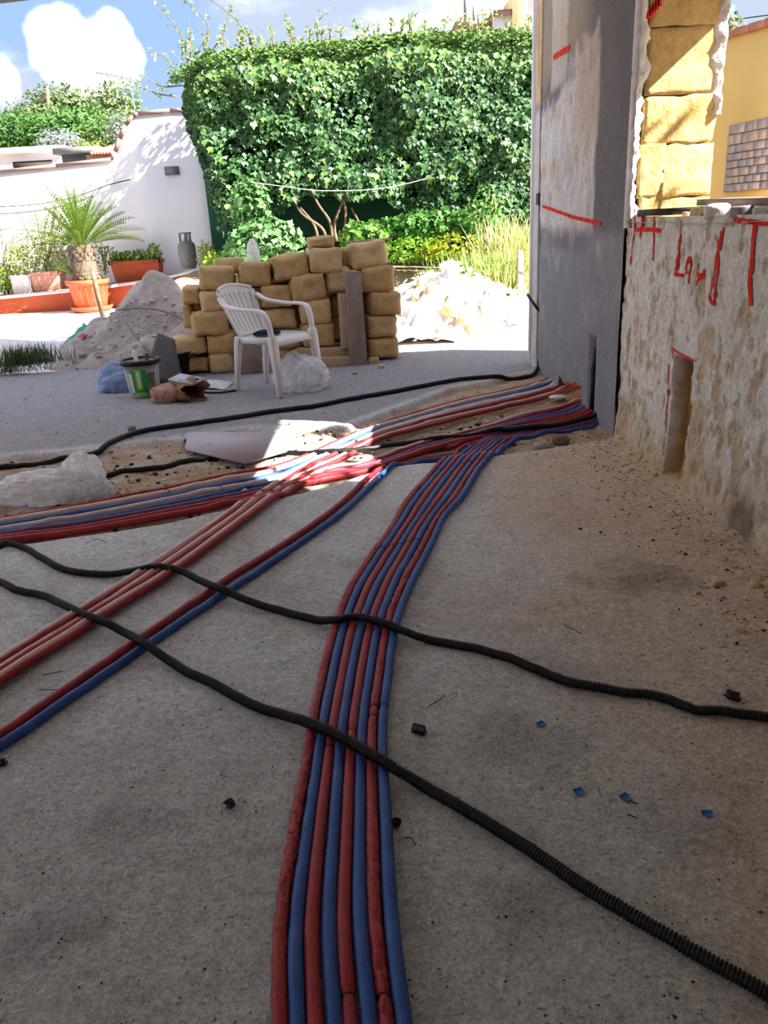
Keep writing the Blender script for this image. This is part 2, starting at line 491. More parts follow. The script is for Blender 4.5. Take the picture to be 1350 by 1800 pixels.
def build_floor():
    xs = np.unique(np.r_[np.arange(-7.0, -3.0, 0.12), np.arange(-3.0, 1.45, 0.021), np.arange(1.45, 2.3, 0.1)])
    ys = np.unique(np.r_[np.arange(-3.6, 0.6, 0.2), np.arange(0.6, 6.8, 0.021), np.arange(6.8, 7.72, 0.06)])
    X, Y = np.meshgrid(xs, ys)
    x, y = X.ravel(), Y.ravel()
    z = floor_z(x, y)
    b = band(x, y)
    base = np.array(lin((222, 226, 229)))
    farc = np.array(lin((158, 153, 158)))
    dirt = np.array(lin((178, 146, 112)))
    sandc = np.array(lin((222, 190, 152)))
    grey = np.array(lin((186, 182, 176)))
    stain = np.array(lin((88, 80, 78)))
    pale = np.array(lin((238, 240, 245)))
    far_line = np.interp(x, FAR_EDGE[:, 0], FAR_EDGE[:, 1])
    tf = sstep(-0.05, 0.15, y - far_line)
    n1 = fbm(x * 1.3, y * 1.3, seed=31, octv=4)
    n2 = fbm(x * 9, y * 9, seed=41, octv=5, gain=0.65)
    c = base[None] * np.ones((len(x), 1))
    def mixc(c, col, t):
        t = np.clip(t, 0, 1)[:, None]
        return c * (1 - t) + col[None] * t
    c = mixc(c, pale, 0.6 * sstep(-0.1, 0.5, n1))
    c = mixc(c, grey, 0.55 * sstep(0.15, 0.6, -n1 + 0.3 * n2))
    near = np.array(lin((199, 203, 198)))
    c = mixc(c, near, 0.8 * sstep(2.5, 1.3, y + 0.5 * n1 + 0.3 * n2 + 0.15 * np.abs(x)))      # greyer screed in front, darkened further to put light fall-off into the colour
    c = mixc(c, farc, tf * 0.9)
    # sandy dust towards the wall
    dw = 1.36 - x
    c = mixc(c, sandc, sstep(1.35, 0.05, dw + 0.35 * n1) * 0.8 * (1 - tf))
    # trench earth
    c = mixc(c, dirt, b * (0.75 + 0.5 * n2))
    # stains on the screed
    for (px, py, rx, ry, a) in ((1130, 1020, 0.22, 0.14, 0.6), (920, 1600, 0.07, 0.07, 0.55), (900, 1310, 0.16, 0.12, 0.35), (1180, 1460, 0.18, 0.1, 0.35),
                                (1010, 1180, 0.2, 0.12, 0.3), (240, 1440, 0.12, 0.06, 0.3), (60, 1640, 0.1, 0.08, 0.3), (1210, 1390, 0.1, 0.05, 0.3), (150, 1640, 0.05, 0.04, 0.3)):
        g = G(px, py)
        d = np.sqrt(((x - g[0]) / rx) ** 2 + ((y - g[1]) / ry) ** 2)
        c = mixc(c, stain, 0.7 * a * sstep(1.3, 0.2, d + 1.1 * n2))
    c = mixc(c, sandc * 0.9, 0.35 * sstep(0.2, 0.6, n2) * sstep(0.3, -0.2, n1) * (1 - tf))
    nx, ny = len(xs), len(ys)
    I = np.arange(nx * ny).reshape(ny, nx)
    # left end of the slab runs out obliquely towards the garden
    fa = np.stack([I[:-1, :-1], I[:-1, 1:], I[1:, 1:], I[1:, :-1]], -1).reshape(-1, 4)
    e0, e1 = G(-40, 672)[:2], G(150, 605)[:2]
    cx, cy = x[fa].mean(1), y[fa].mean(1)
    keep = np.ones(len(fa), bool)
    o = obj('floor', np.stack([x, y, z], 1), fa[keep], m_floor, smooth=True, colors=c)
    tag(o, 'dusty beige concrete floor with a shallow dirt trench', None, kind='structure')
    return o
floor = build_floor()

# ------------------------------------------------------------------ ground outside
def ground_z(x, y):
    x = np.asarray(x, float); y = np.asarray(y, float)
    return -0.045 + 0.235 * sstep(8.2, 12.2, y) + 0.004 * fbm(x * 4, y * 4, seed=61)

def build_ground():
    xs = np.arange(-14, 9.01, 0.2); ys = np.arange(7.3, 15.2, 0.2)
    X, Y = np.meshgrid(xs, ys); x, y = X.ravel(), Y.ravel()
    nx, ny = len(xs), len(ys)
    I = np.arange(nx * ny).reshape(ny, nx)
    fa = np.stack([I[:-1, :-1], I[:-1, 1:], I[1:, 1:], I[1:, :-1]], -1).reshape(-1, 4)
    o = obj('patio_ground', np.stack([x, y, ground_z(x, y)], 1), fa, m_patio, smooth=True)
    tag(o, 'sunlit pinkish patio ground beyond the slab', kind='structure')
    b = MB(); b.box((2.2, -6, -0.3), (9, 7.3, -0.05))
    o = b.build('yard_ground', m_soil); tag(o, 'yard ground outside the window', kind='structure')
    b = MB(); b.box((-90, 15.2, -0.5), (90, 140, 0.0))
    o = b.build('field_ground', m_soil); tag(o, 'field beyond the garden wall', kind='structure')
build_ground()

# ------------------------------------------------------------------ right wall, pillar, window
WALLX = 1.355
NICHE = (WX(1180, 625, WALLX), WX(1208, 868, WALLX))

def wall_dx(y, z):
    """bulge of the plaster towards the room (negative x)"""
    y = np.asarray(y, float); z = np.asarray(z, float)
    n = fbm(y * 26, z * 20, seed=71, octv=4, gain=0.6)
    big = fbm(y * 2.2, z * 2.2, seed=73, octv=2)
    d = 0.0065 * n + 0.010 * big + 0.004 * fbm(y * 8, z * 6, seed=77, octv=2)
    d = d - 0.008 * sstep(0.22, 0.42, fbm(y * 24, z * 15, seed=79, octv=3))      # small pits
    d = d - 0.007 * sstep(0.25, 0.45, fbm(y * 9, z * 6, seed=81, octv=3))        # patches where the top coat fell off
    return d

NY0, NY1 = 3.28, 3.49
NZ0, NZ1 = 0.03, 0.575
def niche_mask(y, z):
    wob = 0.012 * fbm(np.asarray(y) * 9, np.asarray(z) * 9, seed=83)
    return np.minimum(np.minimum(sstep(NY0 - 0.004, NY0 + 0.004, y + wob), sstep(NY1 + 0.004, NY1 - 0.004, y + wob)),
                      np.minimum(sstep(NZ0 - 0.02, NZ0 + 0.02, z + wob), sstep(NZ1 + 0.06 * 0 + 0.006, NZ1 - 0.006, z + 0.4 * wob)))

def grid_wall(name, y0, y1, z0, z1, step, fx, fc, material, parent=None, stepz=None, hole=None):
    ys = np.arange(y0, y1 + 1e-6, step); zs = np.arange(z0, z1 + 1e-6, stepz or step)
    ys[-1] = y1; zs[-1] = z1
    Y, Z = np.meshgrid(ys, zs); y, z = Y.ravel(), Z.ravel()
    x = fx(y, z)
    ny, nz = len(ys), len(zs)
    I = np.arange(ny * nz).reshape(nz, ny)
    fa = np.stack([I[:-1, :-1], I[1:, :-1], I[1:, 1:], I[:-1, 1:]], -1).reshape(-1, 4)
    v = np.stack([x, y, z], 1)
    if hole is not None:
        cy, cz = y[fa].mean(1), z[fa].mean(1)
        fa = fa[~hole(cy, cz)]
    return obj(name, v, fa, material, parent, smooth=True, colors=fc(y, z))

SILL = 1.165
PIL_Y = 4.27
END_Y = 6.74
TOPZ = 2.72

def low_wall_x(y, z):
    top = sstep(SILL + 0.03, SILL - 0.03, z)
    return WALLX - wall_dx(y, z) + 0.075 * niche_mask(y, z) - 0.02 * sstep(0.18, 0.0, z) * 1.0

def low_wall_c(y, z):
    plaster = np.array(lin((232, 227, 220))); bare = np.array(lin((200, 176, 140))); nic = np.array(lin((176, 132, 74))); soot = np.array(lin((96, 92, 88)))
    brown = np.array(lin((150, 116, 84)))
    n = fbm(y * 6, z * 6, seed=91, octv=5, gain=0.6); n2 = fbm(y * 2, z * 2, seed=92, octv=3)
    c = plaster[None] * np.ones((len(y), 1))
    def mx(c, col, t):
        t = np.clip(t, 0, 1)[:, None]; return c * (1 - t) + col * t
    c = mx(c, bare, sstep(0.22, 0.42, fbm(y * 24, z * 15, seed=79, octv=3)) * 0.75)
    c = mx(c, bare, sstep(0.25, 0.45, fbm(y * 9, z * 6, seed=81, octv=3) + 0.2 * n2) * 0.7)
    c = mx(c, bare, sstep(0.34, 0.02, z + 0.15 * n) * 0.8)
    c = mx(c, brown, sstep(0.38, 0.6, fbm(y * 12, z * 9, seed=97, octv=4)) * 0.5)
    g = WX(1310, 920, WALLX)
    c = mx(c, soot, sstep(1.0, 0.3, np.sqrt(((y - g[1]) / 0.16) ** 2 + ((z - g[2]) / 0.14) ** 2) + 0.5 * n) * 0.65)
    c = mx(c, nic, niche_mask(y, z))
    return c

def pil_plaster(y, z):
    """where the old rough plaster is left on the pillar"""
    n = fbm(y * 4, z * 3, seed=115, octv=5, gain=0.6)
    a = sstep(1.06, 1.16, z + 0.06 * n) * sstep(4.84, 4.90, y + 0.05 * n) * sstep(6.42, 6.36, y) * sstep(2.05, 1.85, z + 0.35 * n - 0.10 * (6.3 - y))
    b = sstep(5.62, 5.66, y + 0.02 * n) * sstep(6.12, 6.08, y + 0.02 * n) * sstep(1.98, 2.04, z)
    return np.clip(np.maximum(a, b * 0.7), 0, 1)

CHASE = lambda y, z: np.minimum(np.minimum(sstep(4.70, 4.72, y), sstep(4.84, 4.82, y)), sstep(0.50, 0.44, z + 0.03 * fbm(y * 30, z * 12, seed=116)))
SLOT = lambda y, z: np.minimum(sstep(6.37, 6.385, y), sstep(6.44, 6.425, y))
def pil_x(y, z):
    pl = pil_plaster(y, z)
    n = fbm(y * 12, z * 7, seed=101, octv=5, gain=0.6)
    x = WALLX - 0.015 - 0.003 * n - pl * (0.006 + 0.016 * n) - 0.004 * fbm(y * 2, z * 2, seed=103)
    x = x + 0.035 * SLOT(y, z) + 0.06 * CHASE(y, z)
    x = x + 0.02 * sstep(6.60, END_Y, y + 0.06 * fbm(z * 3, z * 0, seed=106)) ** 2
    return x

def pil_c(y, z):
    lilac = np.array(lin((148, 145, 150))); grey = np.array(lin((126, 120, 118))); white = np.array(lin((224, 217, 212)))
    beige = np.array(lin((196, 172, 140))); dark = np.array(lin((96, 92, 94))); tan = np.array(lin((212, 184, 142)))
    n = fbm(y * 3, z * 2, seed=111, octv=5, gain=0.6); n2 = fbm(y * 1.2, z * 1.2, seed=113, octv=3); n3 = fbm(y * 10, z * 6, seed=118, octv=4)
    c = lilac[None] * np.ones((len(y), 1))
    def mx(c, col, t):
        t = np.clip(t, 0, 1)[:, None]; return c * (1 - t) + col * t
    up = sstep(1.05, 1.16, z + 0.06 * n)
    c = mx(c, grey, up * 0.9)
    c = mx(c, dark, sstep(4.95, 4.80, y) * up * 0.15)
    pl = pil_plaster(y, z)
    c = mx(c, white, pl * 0.9)
    c = mx(c, beige, pl * sstep(0.05, 0.45, n3) * 0.6)
    c = mx(c, beige, pl * sstep(5.5, 5.2, y) * sstep(1.5, 1.7, z) * 0.6)
    c = mx(c, dark, sstep(0.2, 0.6, -n + 0.2 * n2) * 0.30 * (1 - 0.6 * pl))
    c = mx(c, white, sstep(0.3, 0.6, n) * 0.35 * (1 - up))
    c = mx(c, dark, sstep(0.09, 0.0, np.abs(z - 1.03 + 0.06 * n)) * 0.40 * sstep(4.9, 5.2, y))
    c = mx(c, tan, sstep(2.05, 2.2, z + 0.1 * n) * sstep(5.0, 5.4, y + 0.2 * n) * 0.35)
    c = mx(c, tan, sstep(6.44, 6.47, y) * sstep(1.95, 2.02, z + 0.04 * n))
    c = mx(c, white, sstep(6.44, 6.47, y) * sstep(2.0, 1.9, z) * 0.75)
    c = mx(c, dark, CHASE(y, z) * 0.55)
    c = mx(c, dark, SLOT(y, z) * 0.7)
    return c

def build_right_wall():
    w = empty('wall_right', (0, 0, 0)); tag(w, 'rough plastered right wall with window opening and marked in red paint', kind='structure')
    grid_wall('lower_plaster', 1.5, PIL_Y, -0.05, SILL, 0.008, low_wall_x, low_wall_c, m_wallp, w)
    grid_wall('pillar_face', PIL_Y, END_Y, -0.05, TOPZ, 0.02, pil_x, pil_c, m_cement, w,
              hole=lambda y, z: (y > 4.98) & (y < 5.62) & (z < 0.125 - 0.05 * sstep(5.1, 5.6, y) + 0.03 * fbm(y * 9, y * 0, seed=117)))
    b = MB()
    b.box((WALLX + 0.085, -3.6, -0.3), (1.75, PIL_Y, SILL - 0.012))            # masonry behind the plaster
    b.box((WALLX, -3.6, -0.3), (1.75, 1.5, SILL - 0.012))
    b.build('lower_masonry', m_stone, w)
    b = MB(); b.box((WALLX - 0.004, -3.6, SILL - 0.012), (1.75, 2.74, TOPZ)); b.build('near_pier', m_concrete, w)
    b = MB(); b.box((WALLX - 0.004, 2.74, 2.19), (1.75, PIL_Y, TOPZ)); b.build('lintel', m_concrete, w)
    b = MB(); b.box((1.75, 2.4, 2.21), (1.95, 5.2, 2.29)); b.build('window_hood', m_concrete, w)
    b = MB(); b.box((WALLX + 0.045, PIL_Y + 0.03, -0.3), (1.75, 4.97, TOPZ)); b.box((WALLX + 0.045, 5.63, -0.3), (1.75, END_Y, TOPZ)); b.box((WALLX + 0.045, 4.97, 0.13), (1.75, 5.63, TOPZ)); b.build('pillar_core', m_stone2, w)
    # end face of the wall, rendered
    b = MB(); b.box((WALLX - 0.018, END_Y, -0.3), (1.80, END_Y + 0.04, TOPZ)); b.build('end_render', m_whitewall, w)
    b = MB(); b.box((1.74, END_Y + 0.04, -0.3), (1.86, 7.2, TOPZ)); b.build('outer_pilaster', m_whitewall, w)
    # the house goes on above: upper storey wall over the right wall
    b = MB(); b.box((WALLX + 0.02, -3.6, TOPZ), (1.86, 7.2, 6.2)); b.build('upper_storey', m_whitewall, w)
    # plaster edge towards the window
    def rag_strip(name, xa, wfun, z0, z1, seed, mirror=1, thick=0.02):
        zs = np.arange(z0, z1, 0.010); K = 7
        wz = wfun(zs)
        v = []; f = []
        for i, z in enumerate(zs):
            for k in range(K):
                u = k / (K - 1)
                v.append((xa + mirror * wz[i] * u, 0, z))
        v = np.array(v)
        u = np.tile(np.arange(K) / (K - 1), len(zs))
        v[:, 1] = PIL_Y - 0.05 - thick * (1 + 1.3 * fbm(v[:, 0] * 40, v[:, 2] * 22, seed=seed, octv=4)) * (1 - u ** 3)
        v[:, 1] += 0.035 * u ** 3
        n = len(zs)
        f = [(i * K + k, i * K + k + 1, (i + 1) * K + k + 1, (i + 1) * K + k) for i in range(n - 1) for k in range(K - 1)]
        # closed side towards the room
        m = len(v); vb = v[::K].copy(); vb[:, 1] = PIL_Y + 0.02
        f += [(i * K, (i + 1) * K, m + i + 1, m + i) for i in range(n - 1)]
        obj(name, np.vstack([v, vb]), f, m_rubble, w, smooth=True)
    rag_strip('plaster_edge', WALLX - 0.016, lambda z: np.clip(0.07 + 0.06 * fbm(z * 7, z * 0, seed=121, octv=4) + 0.03 * fbm(z * 30, z * 0, seed=122), 0.02, 0.2), SILL - 0.05, 2.18, 123)
    rag_strip('outer_plaster_edge', 1.76, lambda z: np.clip(0.06 + 0.05 * fbm(z * 8, z * 0 + 4, seed=124, octv=4), 0.015, 0.15), 1.62, 2.18, 125, mirror=-1)
    return w

def rough_block_mesh(name, sx, sy, sz, seed, material, amp=0.01, n=5, rnd=0.12):
    """quarried stone: rounded box with worn faces"""
    bm = bmesh.new()
    bmesh.ops.create_cube(bm, size=1.0)
    bmesh.ops.subdivide_edges(bm, edges=bm.edges[:], cuts=n - 1, use_grid_fill=True)
    P = np.array([v.co[:] for v in bm.verts])
    q = np.abs(P) * 2
    k = 1.0 / np.maximum(1e-6, (np.sum(q ** 12, 1)) ** (1 / 12.0))
    P2 = P * np.where(q.max(1) > 0.99, 1, 1)[:, None]
    # round the edges
    edge = np.sort(q, 1)[:, 1]
    P2 = P * (1 - rnd * sstep(0.6, 1.0, edge) * 0.55)[:, None]
    S = np.array([sx, sy, sz])
    P2 = P2 * S
    dx = fbm(P2[:, 0] * 9 + seed * 3.1, P2[:, 1] * 9, P2[:, 2] * 9, seed=seed)
    d2 = fbm(P2[:, 0] * 4 + seed * 1.7, P2[:, 1] * 4, P2[:, 2] * 4, seed=seed + 5)
    nr = P / np.linalg.norm(P, axis=1)[:, None]
    P2 = P2 + nr * (amp * dx + amp * 1.4 * d2)[:, None]
    for v, p in zip(bm.verts, P2):
        v.co = p
    me = bpy.data.meshes.new(name)
    bm.to_mesh(me); bm.free()
    me.materials.append(material)
    me.polygons.foreach_set('use_smooth', np.ones(len(me.polygons), dtype=bool))
    me.update()
    return me

wall_right = build_right_wall()

# stone courses of the window jamb (children of the wall)
def jamb_blocks():
    rects = [(1.40, 1.50, SILL, 1.26), (1.385, 1.50, 1.255, 1.50), (1.50, 1.755, 1.255, 1.50), (1.385, 1.745, 1.505, 1.715), (1.39, 1.735, 1.725, 2.005), (1.39, 1.76, 2.015, 2.19), (1.5, 1.76, SILL - 0.02, 1.25)]
    for i, (x0, x1, z0, z1) in enumerate(rects):
        me = rough_block_mesh('stone_block', x1 - x0 + 0.01, 0.13, z1 - z0 + 0.008, 200 + i, m_stone2, amp=0.016, n=12, rnd=0.05)
        link('stone_block', me, wall_right, ((x0 + x1) / 2, PIL_Y + 0.01, (z0 + z1) / 2))
jamb_blocks()

# red paint marks (children of the wall)
def paint_on(pts, width, wall='low'):
    P = []
    for (px, py) in pts:
        p = WX(px, py, WALLX)
        P.append((p[1], p[2]))
    P = np.array(P)
    d = np.r_[0, np.cumsum(np.linalg.norm(np.diff(P, axis=0), axis=1))]
    n = max(3, int(d[-1] / 0.008))
    t = np.linspace(0, d[-1], n)
    y = np.interp(t, d, P[:, 0]); z = np.interp(t, d, P[:, 1])
    T = np.stack([np.gradient(y), np.gradient(z)], 1); T /= np.linalg.norm(T, axis=1)[:, None] + 1e-9
    Nn = np.stack([-T[:, 1], T[:, 0]], 1)
    f = []
    K = 5
    wv = width * (0.8 + 0.35 * RNG.random(n))
    sk = (np.arange(K) / (K - 1) - 0.5)
    yy = (y[:, None] + Nn[:, :1] * sk[None] * wv[:, None]).ravel(); zz = (z[:, None] + Nn[:, 1:] * sk[None] * wv[:, None]).ravel()
    fx = low_wall_x if wall == 'low' else pil_x
    v = np.stack([np.minimum(fx(yy, zz), np.median(fx(yy, zz)) + 0.006) - 0.005, yy, zz], 1)
    for i in range(n - 1):
        for k in range(K - 1):
            a = i * K + k
            f.append((a, a + 1, a + K + 1, a + K))
    return v, f

def paint(name, strokes, width, wall='low', label=None):
    b = MB()
    for s in strokes:
        v, f = paint_on(s, width, wall); b.add(v, f)
    o = b.build(name, m_paint, wall_right, smooth=True)
    if label: o['label'] = label
paint('paint_mark', [[(1119, 368), (1114, 420), (1110, 465)]], 0.016)
paint('paint_mark', [[(1115, 404), (1140, 403), (1164, 405)], [(1132, 378), (1129, 408), (1127, 420)], [(1153, 380), (1151, 420), (1149, 458)]], 0.020)
paint('paint_lettering', [[(1199, 388), (1194, 430), (1189, 470), (1185, 482), (1200, 484)],                       # L with a tail
                          [(1203, 485), (1211, 452), (1216, 480), (1206, 478)], [(1216, 462), (1214, 498)],          # q
                          [(1229, 462), (1225, 482), (1240, 486)], [(1241, 474), (1225, 501)]], 0.017, label='hand-painted red lettering')
paint('paint_stripe', [[(1268, 406), (1258, 470), (1251, 520), (1256, 534)], [(1262, 420), (1264, 480), (1259, 537)], [(1271, 400), (1266, 440)]], 0.018)
paint('paint_stripe', [[(1326, 392), (1322, 440), (1317, 490), (1317, 538)]], 0.028)
paint('paint_stripe', [[(1286, 386), (1310, 389), (1330, 391), (1349, 394)]], 0.018)
paint('niche_outline', [[(1182, 612), (1200, 624), (1221, 634)], [(1183, 616), (1184, 632)], [(1176, 640), (1173, 700), (1168, 800)]], 0.010)
paint('paint_line', [[(958, 362), (985, 371), (1010, 380), (1035, 386), (1062, 393)]], 0.022, 'pil')
paint('paint_mark', [[(979, 101), (993, 92), (1006, 83)]], 0.035, 'pil')
paint('paint_line', [[(951, 8), (951, 80), (951, 150)]], 0.010, 'pil')
b = MB()
for k in range(5):
    b.box((1.372 + 0.012 * k, PIL_Y - 0.062, 2.045 + 0.012 * k), (1.39 + 0.012 * k, PIL_Y - 0.05, 2.085 + 0.012 * k))
b.build('paint_mark', m_paint, wall_right)

# conduit in the chase, socket box and hook on the pillar
def add_tube(name, P, r, material, parent=None, n=8, smooth=True):
    v, f = tube_geo(P, r, n)
    return obj(name, v, f, material, parent, smooth)

o = add_tube('grey_conduit', np.array([(WALLX + 0.0, 4.77, 0.02), (WALLX + 0.005, 4.775, 0.2), (WALLX, 4.765, 0.3), (WALLX + 0.01, 4.77, 0.42)]), 0.02, m_black)
tag(o, 'dark conduit stub in the short chase of the pillar', 'conduit')
o = add_tube('thin_conduit', np.array([(WALLX + 0.01, 6.405, z) for z in np.arange(0.02, 2.7, 0.1)]), 0.011, m_black)
tag(o, 'thin dark conduit running up the chase near the pillar end', 'conduit')
p = WX(951, 350, WALLX)
b = MB(); b.box((WALLX - 0.03, p[1] - 0.05, p[2] - 0.045), (WALLX + 0.01, p[1] + 0.05, p[2] + 0.045))
o = b.build('junction_box', m_black); bevel_mod(o, 0.006); tag(o, 'small dark junction box in the pillar chase', 'box')
p = WX(948, 535, WALLX)
o = add_tube('bent_hook', np.array([(WALLX - 0.005, p[1] - 0.06, p[2] - 0.05), (WALLX - 0.03, p[1] - 0.04, p[2] - 0.02), (WALLX - 0.07, p[1] + 0.05, p[2] + 0.05), (WALLX - 0.08, p[1] + 0.09, p[2] + 0.075)]), 0.012, m_black)
tag(o, 'bent black cable end sticking out of the pillar', 'cable')

# ceiling, left and back wall (out of view, they shade the room)
def build_shell():
    # oblique front edge of the roof
    a = np.array([-7.0, 6.97]); bb = np.array([2.3, 5.11])
    v = [(-7, -3.8, TOPZ), (2.3, -3.8, TOPZ), (2.3, bb[1], TOPZ), (-7, a[1], TOPZ)]
    v += [(x, y, TOPZ + 0.3) for (x, y, z) in v]
    f = [(0, 1, 2, 3), (7, 6, 5, 4), (0, 4, 5, 1), (1, 5, 6, 2), (2, 6, 7, 3), (3, 7, 4, 0)]
    o = obj('ceiling', v, f, m_whitewall); tag(o, 'concrete ceiling slab of the open room', kind='structure')
    bmv = [(-7, a[1] - 0.10, TOPZ - 0.005), (2.3, bb[1] - 0.10, TOPZ - 0.005), (2.3, bb[1] + 0.03, TOPZ - 0.005), (-7, a[1] + 0.03, TOPZ - 0.005)]
    bmv += [(x, y, TOPZ + 0.31) for (x, y, z) in bmv]
    bo = obj('trim_1', bmv, f, mat('dark roof edge', (58, 64, 64), (48, 52, 52), rough=0.7)); tag(bo, 'dark metal edge of the roof', kind='structure')
    # unseen left side, opened between two piers to let more light in
    b = MB(); b.box((-7.2, -3.8, -0.3), (-7.0, 0.2, TOPZ)); b.box((-7.2, 6.6, -0.3), (-6.9, 7.0, TOPZ)); o = b.build('wall_left', m_whitewall); tag(o, 'plastered left piers of the unseen side, opened for light', kind='structure')
    b = MB(); b.box((-7.2, -3.8, -0.3), (2.3, -3.6, TOPZ)); o = b.build('wall_back', m_whitewall); tag(o, 'plastered back wall', kind='structure')
    b = MB(); b.box((-30, -30, -0.35), (-7.2, 7.3, -0.06)); b.box((-7.2, -30, -0.35), (30, -3.8, -0.06)); o = b.build('side_yard_ground', m_patio); tag(o, 'yard ground around the building', kind='structure')
build_shell()

# ------------------------------------------------------------------ pipes
def floor_at(P):
    return floor_z(np.asarray(P)[:, 0], np.asarray(P)[:, 1])

def sleeve(name, path, r, material, seed, wrinkle=0.0, seams=(), label=None, group=None, ties=()):
    P, t = resample(path, 0.0045 if wrinkle > 0.1 else 0.012)
    rr = np.broadcast_to(r, (len(path),)) if np.ndim(r) else np.full(len(path), r)
    d = np.r_[0, np.cumsum(np.linalg.norm(np.diff(path, axis=0), axis=1))]
    R = np.interp(t, d, rr)
    n = 20 if wrinkle > 0.1 else 12
    R = R * (1 + 0.03 * vnoise(t * 6, t * 0 + seed))
    sm = np.zeros(len(t))
    for s in seams:
        sm = np.maximum(sm, np.exp(-((t - s) / 0.007) ** 2))
    R = R * (1 - 0.3 * sm)
    v, f = tube_geo(P, R, n)
    v = np.asarray(v)
    if wrinkle:
        # creases in the foam skin on the inside of bends
        c = np.repeat(P, n, axis=0)
        k = np.tile(np.arange(n), len(P)); tt = np.repeat(t, n)
        env = 0.55 + 0.45 * vnoise(tt * 5, k * 0.0 + seed + 7)
        ang = k * 2 * math.pi / n
        w = np.abs(vnoise(tt * 48 + 0.8 * np.cos(ang), 1.3 * np.sin(ang) + seed * 3.3, 1.3 * np.cos(ang)))
        cr = np.clip(1 - w * 3.6, 0, 1) * env * wrinkle
        v[:len(c)] = c + (v[:len(c)] - c) * (1 - cr)[:, None]
    o = obj(name, v, f, material, smooth=True)
    if label: tag(o, label, 'pipe', group)
    for s in ties:
        i = int(np.searchsorted(t, s))
        if 2 < i < len(t) - 3:
            tv, tf = tube_geo(P[i - 1:i + 1] if False else np.array([P[i] - (P[i + 1] - P[i]) * 0.12, P[i] + (P[i + 1] - P[i]) * 0.12]), R[i] * 1.06, n)
            obj('seam_band', tv, tf, m_tie, o)
    return o

def lanes(stations, n, lift=None):
    """n parallel paths between a left and a right edge given at stations"""
    L = np.array(extend([G(*s[0]) for s in stations], 0.8)); R_ = np.array(extend([G(*s[1]) for s in stations], 0.8))
    out = []
    Ls, Rs = catmull(L, 8), catmull(R_, 8)
    T = np.gradient((Ls + Rs) / 2, axis=0)[:, :2]; T /= np.linalg.norm(T, axis=1)[:, None]
    W = (Rs - Ls)[:, :2]
    perp = np.abs(W[:, 0] * T[:, 1] - W[:, 1] * T[:, 0]) / n
    for i in range(n):
        u = (i + 0.5) / n
        out.append(Ls * (1 - u) + Rs * u)
    return out, perp

# foreground bundle of eight
A_ST = [((478, 1960), (752, 1960)), ((480, 1810), (727, 1810)), ((482, 1633), (702, 1625)), ((508, 1460), (690, 1455)), ((536, 1315), (681, 1300)), ((553, 1225), (689, 1210)),
        ((577, 1125), (705, 1100)), ((607, 1045), (735, 1020)), ((645, 985), (765, 960)), ((680, 937), (787, 912)), ((705, 893), (820, 876)), ((745, 846), (846, 830)),
        ((787, 800), (874, 797)), ((828, 771), (908, 769)), ((890, 754), (955, 758)), ((1005, 735), (1040, 744)), ((1062, 722), (1078, 735))]
paths, perp = lanes(A_ST, 8)
names = ['first red pipe from the left', 'first blue pipe from the left', 'second red pipe from the left', 'second blue pipe from the left',
         'third red pipe from the left', 'third blue pipe from the left', 'fourth red pipe from the left', 'rightmost blue pipe']
for i, P in enumerate(paths):
    r = np.clip(perp * 0.5, 0.0118, 0.0165)
    P = P.copy()
    d = np.r_[0, np.cumsum(np.linalg.norm(np.diff(P, axis=0), axis=1))]
    T = np.gradient(P, axis=0); Nn = np.stack([-T[:, 1], T[:, 0]], 1); Nn /= np.linalg.norm(Nn, axis=1)[:, None]
    P[:, :2] += Nn * (0.0022 * vnoise(d * 2.2, d * 0 + i * 9.1))[:, None]
    if i == 0:
        P[:, 0] -= 0.006 * sstep(0.9, 0.2, d)
    P[:, 2] = floor_at(P) + r * 0.97
    end = sstep(4.4, 4.62, P[:, 1])
    P[:, 2] -= 0.005 * end
    red = i % 2 == 0
    seams = [s + 0.8 for s in ((0.17 if i in (4, 6) else 9), (0.76 + 0.03 * i if i in (2, 4, 6) else 9), (0.98 if i in (6, 7) else 9), 2.02 + 0.015 * i, 3.0 + 0.03 * i) if s < 8]
    sleeve('red_pipe' if red else 'blue_pipe', P, r, m_red if red else m_blue, 10 + i, wrinkle=0.5 if i in (0, 6) else (0.05 if red else 0.02), seams=seams,
           label='%s in the bundle of eight crossing the foreground' % names[i], group='eight parallel pipes in the foreground', ties=seams)

# red and blue pair
B_RED = [(-160, 1392), (0, 1300), (130, 1211), (259, 1121), (393, 1029), (450, 993), (520, 948), (585, 902), (640, 852), (674, 824), (700, 812), (765, 797), (800, 790)]
B_BLU = [(-160, 1415), (0, 1319), (130, 1231), (259, 1141), (407, 1041), (455, 1010), (530, 957), (599, 908), (655, 856), (690, 822), (712, 814), (770, 800), (805, 793)]
for nm, pts, m_, lb in (('red_pipe', B_RED, m_red, 'red pipe beside a single blue pipe, running diagonally left'), ('blue_pipe', B_BLU, m_blue, 'blue pipe paired with a single red pipe, running diagonally left')):
    P = catmull(extend([G(*p) for p in pts]), 8)
    P[:, 2] = floor_at(P) + 0.0135
    sleeve(nm, P, 0.0138, m_, 31 + len(lb), wrinkle=0.03, seams=(5.0, 6.0), label=lb, ties=(5.0, 6.0))

